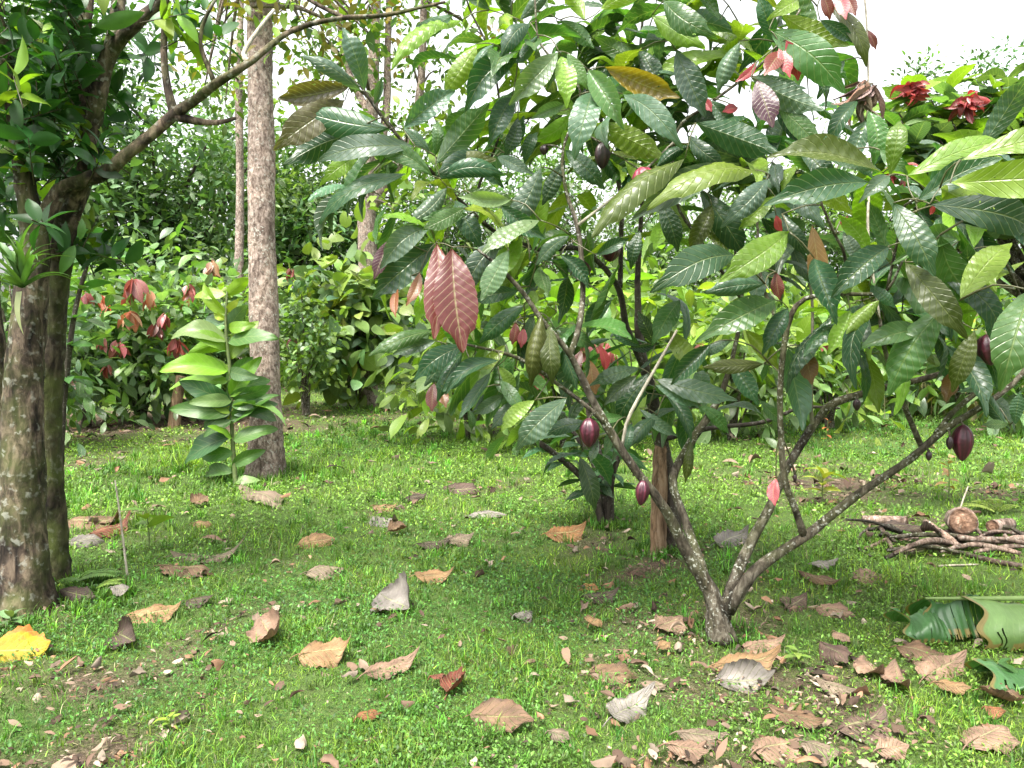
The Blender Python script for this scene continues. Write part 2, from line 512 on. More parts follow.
B = np.stack([x, y, height(x, y) - .004], 1)
az = rng.uniform(0, 2 * PI, n); lean = rng.beta(1.9, 1.2, n) * 1.45
D = np.stack([np.cos(az) * np.sin(lean), np.sin(az) * np.sin(lean), np.cos(lean)], 1)
n_d = sines(21, 14, 3, 11)
L = rng.uniform(.022, .058, n) * np.exp(.32 * n_d(x, y)) * (.75 + .25 * sc) * (1 + 1.5 * tall) * (1 - .35 * b)
leaves(gm, B, D, np.stack([-np.cos(az), -np.sin(az), .6 + 0 * az], 1), L, rng.uniform(.0035, .0065, n) * sc, gc, 'blade', 3, 1, arch=rng.uniform(.05, .22, n), fold=0)
# round-leaved ground cover among the blades
n = 230000
x, y, d = field(n, 1.9, 16)
b = bare(x, y)
cl = n_a(x * 1.7 + 9, y * 1.7)
keep = (rng.uniform(0, 1, n) > b * 1.05) & (rng.uniform(-1.6, 1.6, n) < cl + .2)
x, y, d = x[keep], y[keep], d[keep]; n = len(x)
sc = np.clip((d / 4.2) ** .8, .85, 3)
az = rng.uniform(0, 2 * PI, n); lean = rng.uniform(.7, 1.5, n)
D = np.stack([np.cos(az) * np.sin(lean), np.sin(az) * np.sin(lean), np.cos(lean)], 1)
B = np.stack([x, y, height(x, y) + rng.uniform(.005, .035, n)], 1)
yel = np.clip(.45 + .3 * n_b(x, y * 1.1 + 5), 0, 1)[:, None]
gc = ((1 - yel) * np.array([.066, .165, .034]) + yel * np.array([.195, .305, .05])) * np.exp(rng.normal(0, .45, (n, 1)))
leaves(gm, B, D, np.stack([np.cos(az) * -.5, np.sin(az) * -.5, 1 + 0 * az], 1), rng.uniform(.011, .028, n) * sc, rng.uniform(.008, .017, n) * sc, gc, 'broad', 2, 2, arch=.08, fold=.25)
n = 2300
x, y, d = field(n, 2.0, 16)
keep = rng.uniform(0, 1, n) > bare(x, y) + .1
x, y = x[keep], y[keep]
for px_, py_, r_ in [(267, 476, .27), (232, 484, .1), (22, 608, .3), (52, 590, .25), (722, 634, .12), (658, 553, .12), (606, 524, .12), (368, 402, .3), (300, 478, .3), (215, 470, .4), (165, 470, .4), (110, 500, .3), (380, 430, .5), (440, 440, .5), (330, 440, .5), (60, 600, .25)]:
    q = gp(px_, py_); a = rng.uniform(0, 6.3, 34); rr = r_ * rng.uniform(.75, 1.5, 34)
    x = np.concatenate([x, q[0] + np.cos(a) * rr]); y = np.concatenate([y, q[1] + np.sin(a) * rr])
d = np.hypot(x, y)
x, y, d = np.repeat(x, 13), np.repeat(y, 13), np.repeat(d, 13); n = len(x)
sc = np.clip((d / 4.2) ** .8, .85, 2.5)
az = rng.uniform(0, 2 * PI, n); lean = rng.beta(1.4, 1.6, n) * 1.4
tc = np.repeat(np.array([.09, .2, .03]) * np.exp(rng.normal(0, .4, (n // 13, 1))) * np.exp(rng.normal(0, .12, (n // 13, 3))), 13, 0)
D = np.stack([np.cos(az) * np.sin(lean), np.sin(az) * np.sin(lean), np.cos(lean)], 1)
B = np.stack([x + rng.normal(0, .02, n), y + rng.normal(0, .02, n), height(x, y)], 1)
leaves(gm, B, D, np.stack([-np.cos(az), -np.sin(az), .6 + 0 * az], 1), rng.uniform(.035, .095, n) * sc ** .6, rng.uniform(.005, .009, n) * sc, tc * np.exp(rng.normal(0, .25, (n, 1))), 'blade', 5, 1, arch=rng.uniform(.08, .25, n), fold=0)
tag(gm.obj('grass', MAT['grass']), 'short green lawn grass mixed with small round leaved weeds', 'grass', kind='stuff')

lm = MB()
n = 40000
x, y, d = field(n, 2.0, 24)
b = bare(x, y)
keep = rng.uniform(0, 1, n) < b * 1.1 + .06
x, y, d = x[keep], y[keep], d[keep]; n = len(x)
az = rng.uniform(0, 2 * PI, n)
L = np.exp(rng.normal(math.log(.024), .6, n)) * np.clip(d / 5, .8, 2.2)
pal = np.array([[.22, .155, .12], [.15, .095, .07], [.08, .05, .038], [.27, .21, .17], [.2, .11, .07], [.05, .035, .028]])
leaves(lm, np.stack([x, y, height(x, y) + rng.uniform(.012, .04, n)], 1), np.stack([np.cos(az), np.sin(az), rng.normal(0, .25, n)], 1),
       np.stack([rng.normal(0, .35, n), rng.normal(0, .35, n), np.ones(n)], 1), L, L * rng.uniform(.2, .6, n),
       pal[rng.integers(0, len(pal), n)] * np.exp(rng.normal(0, .25, (n, 1))), 'lance', 4, 2, arch=rng.normal(.05, .1, n), fold=rng.normal(.2, .5, n))
n = 3000
x, y, d = field(n, 2.0, 15)
keep = rng.uniform(0, 1, n) < bare(x, y) * .9 + .11
x, y, d = x[keep], y[keep], d[keep]; n = len(x)
az = rng.uniform(0, 2 * PI, n)
L = rng.uniform(.035, .12, n) * np.clip(d / 6, .8, 1.5)
leaves(lm, np.stack([x, y, height(x, y) + rng.uniform(.015, .045, n)], 1), np.stack([np.cos(az), np.sin(az), rng.normal(0, .2, n)], 1),
       np.stack([rng.normal(0, .3, n), rng.normal(-.15, .3, n), np.ones(n)], 1), L, L * rng.uniform(.25, .6, n),
       pal[rng.integers(0, 5, n)] * np.exp(rng.normal(0, .25, (n, 1))), 'lance', 10, 6, arch=rng.normal(.05, .1, n), fold=rng.normal(0, .4, n), wave=.14, curl=rng.normal(-.2, .5, n), rag=.12)
tag(lm.obj('leaf_litter', MAT['litter']), 'small brown leaf scraps and bits of twig strewn over the lawn', 'leaf litter', kind='stuff')

# ------------------------------------------------------------------ fallen leaves, each a thing
DC = dict(tan=(.34, .195, .1), brown=(.2, .115, .07), grey=(.25, .18, .135), pale=(.29, .25, .235), pink=(.33, .2, .145), dark=(.085, .055, .045), rust=(.3, .12, .055),
          orange=(.4, .19, .08), yellow=(.55, .38, .02), redbrown=(.24, .07, .045), plum=(.14, .085, .07))
DRY = [
    (122, 622, 186, 612, .62, 'tan', -.25, 'broad tan dry leaf with a straight fold, right of the mossy trunk foot'),
    (170, 560, 254, 556, .42, 'grey', -.3, 'long grey brown dry leaf, topmost of the pair beyond the broad tan folded leaf'),
    (160, 572, 218, 576, .42, 'brown', -.5, 'dark brown dry leaf tucked under the long grey brown one'),
    (62, 524, 128, 527, .55, 'brown', -.5, 'curled brown dry leaf with a dark hollow beside the upright pale stick'),
    (66, 548, 109, 541, .5, 'pale', -.3, 'whitish dry leaf in front of the curled brown one near the pale stick'),
    (111, 598, 132, 599, .7, 'pale', -.2, 'small whitish dry scrap between the fern and the broad tan folded leaf'),
    (60, 600, 98, 604, .5, 'dark', -.6, 'dark crumpled dry leaf right beside the foot of the mossy trunk'),
    (191, 508, 210, 504, .8, 'brown', .4, 'small curled brown leaf in the tall grass left of the pale trunk'),
    (192, 526, 215, 526, .6, 'tan', -.3, 'small flat tan leaf left of the pale trunk, beyond the large grey brown leaf'),
    (115, 640, 138, 652, .6, 'dark', .7, 'dark curled leaf with a pale rim, just below the broad tan folded leaf'),
    (262, 634, 277, 652, .5, 'pink', .5, 'small pinkish brown curled leaf standing alone in the grass'),
    (182, 606, 218, 605, .4, 'dark', -.4, 'narrow dark grey dry leaf touching the broad tan folded leaf'),
    (298, 663, 356, 660, .62, 'tan', -.22, 'heart shaped tan dry leaf lying flat in the open lawn'),
    (365, 682, 421, 664, .32, 'pink', -.2, 'long pinkish tan dry leaf beside the heart shaped tan one'),
    (382, 602, 412, 618, .6, 'pale', .6, 'silvery grey folded dry leaf in the middle of the lawn'),
    (304, 580, 348, 572, .5, 'grey', -.5, 'tan crumpled dry leaf in the lawn, nearer one of two close together'),
    (298, 549, 338, 544, .5, 'tan', -.4, 'tan crumpled dry leaf in the lawn, farther one of two close together'),
    (373, 509, 399, 510, .8, 'tan', -.4, 'tan leaf at the back of the small heap of curled leaves'),
    (372, 522, 400, 528, .6, 'pale', -.5, 'pale grey leaf in the middle of the small heap of curled leaves'),
    (388, 536, 409, 532, .7, 'brown', .6, 'brown curled leaf at the front of the small heap of curled leaves'),
    (417, 549, 452, 546, .5, 'dark', -.5, 'dark arched dry leaf, left half of a touching pair'),
    (446, 546, 474, 544, .6, 'grey', -.3, 'grey tan dry leaf, right half of a pair with a dark arched leaf'),
    (414, 583, 456, 582, .4, 'tan', -.4, 'narrow tan dry leaf beyond the silvery grey folded leaf'),
    (443, 492, 484, 495, .5, 'plum', -.4, 'dark plum brown dry leaf far out in the middle of the lawn'),
    (468, 519, 510, 517, .25, 'pale', -.1, 'thin pale strip of dry leaf lying across the lawn'),
    (406, 503, 428, 502, .5, 'dark', -.4, 'small blackish dry leaf right of the heap of curled leaves'),
    (514, 622, 534, 617, .7, 'pale', -.8, 'small pale leaf arched over a dark hollow left of the cacao foot'),
    (446, 700, 462, 680, .5, 'redbrown', .8, 'red brown curled leaf with an upright pointed tip'),
    (430, 690, 447, 689, .5, 'redbrown', -.5, 'little red brown leaf touching the upright pointed curled one'),
    (357, 724, 385, 718, .35, 'rust', -.5, 'small rust red dry leaf near the bottom of the lawn'),
    (470, 724, 538, 734, .4, 'brown', .1, 'flat shredded brown dry leaf at the bottom middle of the lawn'),
    (546, 540, 587, 536, .75, 'orange', -.4, 'orange brown domed dry leaf left of the split wooden stake'),
    (578, 590, 600, 595, .6, 'orange', -.4, 'tan tip of a leaf lying behind a dark crumpled leaf'),
    (582, 603, 619, 600, .5, 'dark', -.5, 'dark crumpled leaf in front of a tan leaf tip'),
    (584, 676, 643, 682, .4, 'brown', -.2, 'flat grey brown dry leaf with clear side veins, below the cacao foot'),
    (609, 728, 650, 706, .38, 'pale', -.3, 'pale pinkish grey pointed dry leaf slanting on the grass'),
    (641, 688, 668, 693, .4, 'grey', -.3, 'small grey leaf at the right end of the flat grey brown one'),
    (657, 634, 683, 628, .9, 'pink', -.2, 'pinkish square dry leaf just left of the cacao foot'),
    (658, 655, 671, 652, .7, 'tan', -.1, 'tiny tan leaf scrap under the pinkish square leaf'),
    (589, 634, 600, 626, .7, 'tan', -.2, 'tiny tan leaf scrap alone in the grass left of the pinkish square leaf'),
    (714, 676, 782, 672, .55, 'tan', -.35, 'large tan leaf on top of the heap right of the cacao foot'),
    (716, 684, 780, 688, .5, 'pale', .5, 'pale upturned leaf at the bottom of the heap right of the cacao foot'),
    (742, 655, 786, 648, .45, 'pink', -.4, 'pinkish leaf at the back of the heap right of the cacao foot'),
    (676, 742, 730, 748, .5, 'grey', -.4, 'grey pink wavy dry leaf near the bottom edge under the cacao tree'),
    (665, 758, 712, 764, .5, 'pink', -.2, 'pinkish dry leaf cut by the bottom edge, below the wavy grey one'),
    (714, 548, 750, 540, .6, 'pale', -.3, 'silvery grey dry leaf beyond the fork of the cacao stems'),
    (863, 662, 882, 688, .45, 'pink', -.3, 'pinkish dry leaf, first of the pair below the brown broad leaf'),
    (893, 674, 906, 703, .4, 'pink', -.5, 'narrow pinkish dry leaf standing half on edge in the grass'),
    (896, 656, 948, 664, .6, 'brown', -.3, 'broad brown dry leaf left of the cut banana leaf'),
    (924, 684, 962, 664, .55, 'pink', -.3, 'pink ribbed dry leaf overlapping the broad brown one'),
    (838, 738, 886, 722, .8, 'plum', -.7, 'dark tent shaped dry leaf with radiating ribs'),
    (968, 752, 1011, 734, .5, 'pink', -.35, 'pink tan ribbed dry leaf near the bottom right corner'),
    (978, 698, 1030, 712, .5, 'brown', .6, 'brown curled leaf at the right edge below the cut banana leaf'),
    (934, 694, 974, 700, .4, 'tan', -.4, 'tan wrinkled leaf left of the curled leaf at the right edge'),
    (984, 716, 1008, 724, .7, 'rust', -.3, 'rust brown leaf between the curled one and the pink tan ribbed one'),
    (815, 612, 858, 620, .5, 'pink', -.4, 'pinkish arched leaf on the litter right of the cacao foot'),
    (808, 570, 840, 568, .5, 'pale', -.3, 'pale leaf under the low right hand cacao limb'),
    (852, 584, 888, 578, .5, 'pink', -.4, 'pinkish grey leaf left of the brush pile sticks'),
    (798, 578, 848, 596, .2, 'brown', -.4, 'long thin brown rolled leaf under the low right hand cacao limb'),
    (787, 612, 807, 604, .8, 'plum', -.6, 'small plum brown leaf with a raised point, right of the cacao foot'),
    (815, 690, 861, 700, .4, 'grey', -.4, 'wrinkled grey brown leaf in the litter right of the leaf heap'),
    (768, 718, 834, 738, .3, 'brown', -.4, 'long brown leaf among weeds left of the dark tent shaped one'),
    (756, 762, 800, 748, .6, 'pink', -.4, 'pink grey ribbed leaf at the bottom edge, left one of two'),
    (800, 752, 846, 764, .6, 'grey', -.4, 'grey pink ribbed leaf at the bottom edge, right one of two'),
    (876, 760, 911, 758, .6, 'pink', -.2, 'pinkish leaf at the bottom edge below the dark tent'),
    (833, 640, 851, 648, .6, 'pink', -.4, 'small pinkish leaf between the banana leaf and the leaf heap'),
    (240, 492, 285, 512, .2, 'grey', -.2, 'grey twiggy dry leaf in the weeds at the foot of the pale trunk'),
    (90, 540, 132, 528, .5, 'redbrown', -.6, 'rolled red brown leaf lying over the whitish one near the pale stick'),
    (548, 742, 572, 748, .5, 'grey', -.3, 'small grey leaf right of the flat shredded leaf'),
    (820, 652, 848, 672, .5, 'plum', -.5, 'plum brown curled leaf behind the wrinkled grey brown one'),
]


def dry_blade(mb, a, D, N, L, Wd, col, cu):
    t, u, Fq = leaf_grid(34, 18)
    D = nrm(D); N = nrm(N - D * np.dot(N, D)); S = np.cross(D, N)
    ph = rng.uniform(0, 6.3, 12)
    p = np.sin(PI * t ** rng.uniform(.78, 1.0)) ** .85
    p = p * (1 - .35 * np.clip((t - .75) / .25, 0, 1) * (1 - np.clip((t - .75) / .25, 0, 1)) * 4)
    side = np.sign(u)
    lob = 1 + .07 * np.sin(11 * t + ph[0] + side * ph[1]) + .05 * np.sin(23 * t + ph[2] * side) + .03 * np.sin(47 * t + ph[3] * side)
    y = u * p * Wd / 2 * (1 + (lob - 1) * np.abs(u))
    x = t * L
    z = 0
    for q in range(4):
        an = rng.uniform(0, PI); fr = rng.uniform(4, 11)
        z = z + rng.uniform(.3, 1) * np.sin(fr * (np.cos(an) * x + np.sin(an) * y) / L + ph[4 + q]) * .021 * L
    z = z + .032 * Wd * np.sin(2 * PI * 9 * (t - .25 * np.abs(u))) * np.minimum(1, np.abs(u) * 2) * p
    z = z + .06 * Wd * np.sin(13 * t + ph[8] + 2 * side) * np.abs(u) ** 2 * p
    s1 = np.sign(ph[9] - 3.1)
    k1 = np.clip(u * s1, 0, 1); k2 = np.clip(-u * s1, 0, 1)
    z = z + 1.0 * cu * Wd * (.75 * k1 ** 2 + .25 * k2 ** 2) * p
    y = y * (1 - .45 * min(1, abs(cu)) * k1 ** 2)
    e = np.clip((t - .6) / .4, 0, 1); z = z + e ** 2 * L * (.1 + .2 * np.sin(ph[10])); x = x - e ** 2 * L * .07
    e = np.clip((.25 - t) / .25, 0, 1); z = z + e ** 2 * L * .08 * np.sin(ph[11])
    V = a + D * x[:, None] + S * y[:, None] + N * z[:, None]
    blot = np.exp(-.22 + .3 * np.sin(9 * t + ph[3] + 3 * u) * np.sin(5 * u + ph[5]) - .5 * np.clip(np.sin(7 * t + ph[6]) * np.sin(4 * u + ph[7]) - .5, 0, 1) + rng.normal(0, .05, len(t)))[:, None]
    C = col * blot * .86
    edge = (np.abs(u) + .12 * np.sin(31 * t + ph[6]) > .93)[:, None]
    C = np.where(edge, C * .62, C)
    mb.add(V, Fq, C, np.stack([(u + 1) / 2, t], 1))


for i, (x1, y1, x2, y2, wr, c, cu, lab) in enumerate(DRY):
    a, b_ = gp(x1, y1), gp(x2, y2)
    lift = .036 + .014 * rng.uniform(-1, 1)
    a[2] += lift + rng.uniform(-.01, .02); b_[2] += lift + rng.uniform(-.01, .02)
    D = b_ - a; L = np.linalg.norm(D)
    Nn = np.array([rng.normal(0, .13), -.4 + rng.normal(0, .13), 1.0])
    m = MB()
    dry_blade(m, a, D, Nn, L, L * wr * 1.25, np.array(DC[c]) * math.exp(rng.normal(0, .08)), cu)
    tube(m, np.array([a - nrm(D) * L * .14 + [0, 0, -.02], a, a + D * .25]), [.0022, .0026, .001], 5, .03, 0, col=np.array(DC[c]) * .7)
    o = m.obj('dry_leaf', MAT['dry'], origin=a)
    tag(o, lab, 'dry leaf', 'dry leaves fallen on the lawn')
# yellow dying leaf by the trunk
a, b_ = gp(-22, 662), gp(58, 655); a[2] += .05; b_[2] += .03
m = MB()
dry_blade(m, a, b_ - a, np.array([.05, -.6, 1]), np.linalg.norm(b_ - a), .27, np.array([.5, .36, .02]), -.3)
C = m.C[0]; uu = m.U[0]
C[:] = np.where((rng.uniform(0, 1, (len(C), 1)) < .12) | (uu[:, :1] > .93), np.array([.33, .2, .03]), np.where(uu[:, :1] < .12, np.array([.42, .14, .03]), C))
tag(m.obj('yellow_leaf', MAT['dry'], origin=a), 'bright yellow dying leaf with an orange rim, at the foot of the mossy trunk', 'fallen leaf')


# ------------------------------------------------------------------ the cacao trees in front
DG, MG, YG, GG, LG = (.032, .088, .038), (.06, .14, .036), (.18, .29, .03), (.075, .135, .085), (.13, .215, .09)  # GG: grey sky sheen on the leaves put into their base colour
RD, PU, BR, OL, PK = (.15, .034, .03), (.055, .012, .024), (.33, .19, .03), (.085, .105, .022), (.36, .045, .06)
KEY = dict(D=DG, M=MG, Y=YG, G=GG, L=LG, R=RD, P=PU, B=BR, O=OL, K=PK)


def px_tube(mb, pts, sides=9, step=.05, thick=1.0, **kw):
    """pts: (px, py, depth, radius in px)"""
    P = [at(a, b, d) for a, b, d, r in pts]
    R = [r * d / F * thick for a, b, d, r in pts]
    return tube(mb, P, R, sides, step, **kw)


main_root = thing('cacao_tree', 'nearest cacao tree, bare stems forking just above the grass, purple pods hanging', 'tree', gp(722, 632))
b2 = gp(658, 553)
back_root = thing('cacao_tree', 'second cacao tree, its dark trunk beside the split wooden stake', 'tree', b2)
D2 = depth_of(b2)
NODES, OWN = [], []


def limb(root, pts, name='branch', mat='bark_cacao', nodes=True, label=None, start=None, **kw):
    m = MB()
    P = px_tube(m, pts, thick=.61, **kw)
    o = m.obj(name, MAT[mat], root)
    if label: o['label'] = label
    if nodes:
        for p in P[len(P) // 3:]:
            NODES.append(p); OWN.append(root)
    return o


# stems of the nearest tree
limb(main_root, [(722, 642, 3.76, 20), (718, 622, 3.77, 17), (712, 595, 3.76, 12.5), (687, 552, 3.72, 9), (664, 508, 3.68, 8), (629, 461, 3.62, 7.2), (597, 409, 3.57, 6.4),
                 (570, 355, 3.52, 5.2), (544, 323, 3.48, 4.3), (524, 294, 3.45, 3.6), (500, 268, 3.4, 3), (478, 250, 3.36, 2)], 'trunk', sides=14, step=.03, lump=.14, flare=.35)
limb(main_root, [(708, 588, 3.78, 8.5), (702, 568, 3.85, 8.2), (684, 517, 3.98, 7.5), (673, 479, 4.05, 7), (690, 444, 4.1, 6.5), (717, 402, 4.12, 5.5), (733, 355, 4.1, 4), (742, 300, 4.0, 3), (735, 250, 3.9, 2.2)], lump=.15)
limb(main_root, [(724, 618, 3.77, 11), (731, 590, 3.78, 9), (749, 546, 3.82, 8), (772, 502, 3.88, 7.6), (788, 466, 3.92, 7.2), (819, 418, 3.98, 6.5), (837, 402, 4.0, 6), (892, 386, 4.0, 5.4),
                 (942, 373, 3.95, 5), (985, 345, 3.85, 4), (1030, 290, 3.7, 3), (1060, 230, 3.6, 2)], lump=.14)
limb(main_root, [(728, 612, 3.75, 11), (742, 588, 3.72, 10), (763, 564, 3.7, 9), (807, 535, 3.65, 8), (854, 497, 3.58, 7.2), (910, 459, 3.5, 6.4), (945, 429, 3.45, 5.8), (989, 402, 3.38, 4.8),
                 (1025, 370, 3.3, 3.6), (1050, 310, 3.2, 2.5), (1040, 250, 3.0, 2)], lump=.14)
limb(main_root, [(936, 434, 3.46, 5), (954, 411, 3.5, 4.5), (983, 386, 3.5, 4), (1012, 350, 3.45, 3), (1020, 300, 3.4, 2.5), (1000, 250, 3.3, 2)])
limb(main_root, [(804, 536, 3.65, 6), (795, 508, 3.6, 5.5), (784, 476, 3.56, 5.2), (780, 400, 3.48, 5), (785, 341, 3.4, 4.8), (796, 306, 3.35, 4.2), (819, 295, 3.3, 3.6), (860, 294, 3.2, 3), (887, 290, 3.1, 2.6), (905, 255, 3.0, 2)])
limb(main_root, [(819, 296, 3.3, 3), (846, 264, 3.2, 2.6), (835, 235, 3.15, 2.4), (822, 205, 3.1, 2), (815, 180, 3.1, 1.6)])
limb(main_root, [(887, 290, 3.1, 2.4), (898, 238, 3.0, 2.4), (905, 205, 2.9, 2.2), (930, 196, 2.8, 2)])
limb(main_root, [(923, 450, 3.52, 4.6), (911, 422, 3.4, 4.4), (895, 382, 3.3, 4), (884, 346, 3.22, 3.6), (880, 320, 3.15, 2.6)], label='bare grey side stem')
limb(main_root, [(813, 426, 3.97, 3), (811, 408, 3.93, 3), (812, 350, 3.9, 2.6), (812, 300, 3.88, 2.4), (806, 262, 3.8, 2)], mat='bark_grey')
limb(main_root, [(622, 450, 3.62, 2.6), (626, 425, 3.6, 3), (638, 399, 3.58, 2.8), (658, 364, 3.55, 2.5), (677, 330, 3.5, 1.8)], mat='bark_grey', label='pale bare twig', nodes=False)
limb(main_root, [(605, 424, 3.58, 4.4), (591, 410, 3.55, 4), (559, 385, 3.5, 3.4), (518, 358, 3.42, 3), (465, 344, 3.3, 2)])
limb(main_root, [(570, 356, 3.53, 5), (579, 326, 3.6, 5), (583, 285, 3.68, 4.4), (578, 229, 3.72, 4), (566, 190, 3.75, 3.4), (563, 150, 3.75, 2.6), (580, 90, 3.75, 2), (541, 45, 3.7, 1.8), (535, 0, 3.7, 1.6)])
limb(main_root, [(742, 300, 4.0, 3), (700, 240, 3.9, 2.6), (676, 200, 3.8, 2.4), (676, 133, 3.75, 2.6), (711, 103, 3.72, 2.5), (758, 67, 3.65, 2.2), (778, 44, 3.6, 2), (800, 10, 3.6, 1.6)])
limb(main_root, [(578, 225, 3.7, 3), (600, 208, 3.7, 2.4), (629, 185, 3.7, 2.2), (676, 140, 3.75, 2)], mat='bark_grey')
limb(main_root, [(785, 341, 3.4, 3), (768, 300, 3.4, 2.6), (760, 270, 3.4, 2.2), (758, 200, 3.35, 2), (770, 175, 3.3, 1.8)])
limb(main_root, [(880, 320, 3.15, 2), (868, 230, 3.2, 2), (872, 150, 3.3, 1.9), (869, 97, 3.4, 1.8), (866, 12, 3.4, 1.5), (860, -30, 3.4, 1.2)], mat='bark_grey')
# second tree
limb(back_root, [(674, 562, D2 + .06, 15), (673, 540, D2 + .05, 13), (670, 485, D2 + .03, 12), (659, 430, D2 - .02, 11), (650, 390, D2 - .08, 10), (640, 345, D2 - .1, 8), (638, 300, D2 - .12, 5), (638, 264, D2 - .15, 4.5),
                 (644, 160, D2 - .4, 3), (640, 60, D2 - .6, 2.6), (644, 0, D2 - .7, 2), (640, -40, D2 - .7, 1.6)], 'trunk', 'bark_dark', sides=12, step=.04, lump=.16, flare=.3)
limb(back_root, [(645, 370, D2 - .1, 6), (634, 345, D2 - .15, 5.5), (626, 326, D2 - .2, 5.2), (617, 285, D2 - .35, 5), (582, 250, D2 - .6, 4.2), (541, 250, D2 - .85, 3.8), (509, 238, D2 - 1.0, 3.6),
                 (486, 225, D2 - 1.15, 3.6), (436, 176, D2 - 1.35, 3.3), (389, 126, D2 - 1.5, 2.8), (360, 85, D2 - 1.6, 2.2)], mat='bark_dark', lump=.12)
limb(back_root, [(620, 288, D2 - .3, 4.4), (621, 240, D2 - .35, 4.2), (620, 190, D2 - .4, 3.6), (600, 110, D2 - .5, 3), (615, 40, D2 - .6, 2.4), (622, -20, D2 - .6, 1.8)], mat='bark_dark')
limb(back_root, [(662, 440, D2 - .05, 4), (705, 429, D2 - .1, 4), (764, 422, D2 - .2, 3.6), (800, 408, D2 - .3, 3), (840, 408, D2 - .4, 1.8)], mat='bark_dark', nodes=False)
limb(back_root, [(486, 225, D2 - 1.15, 2.6), (478, 190, D2 - 1.1, 2.2), (500, 130, D2 - 1.0, 2), (492, 60, D2 - 1.0, 1.8), (470, 10, D2 - 1.0, 1.5)], mat='bark_dark')

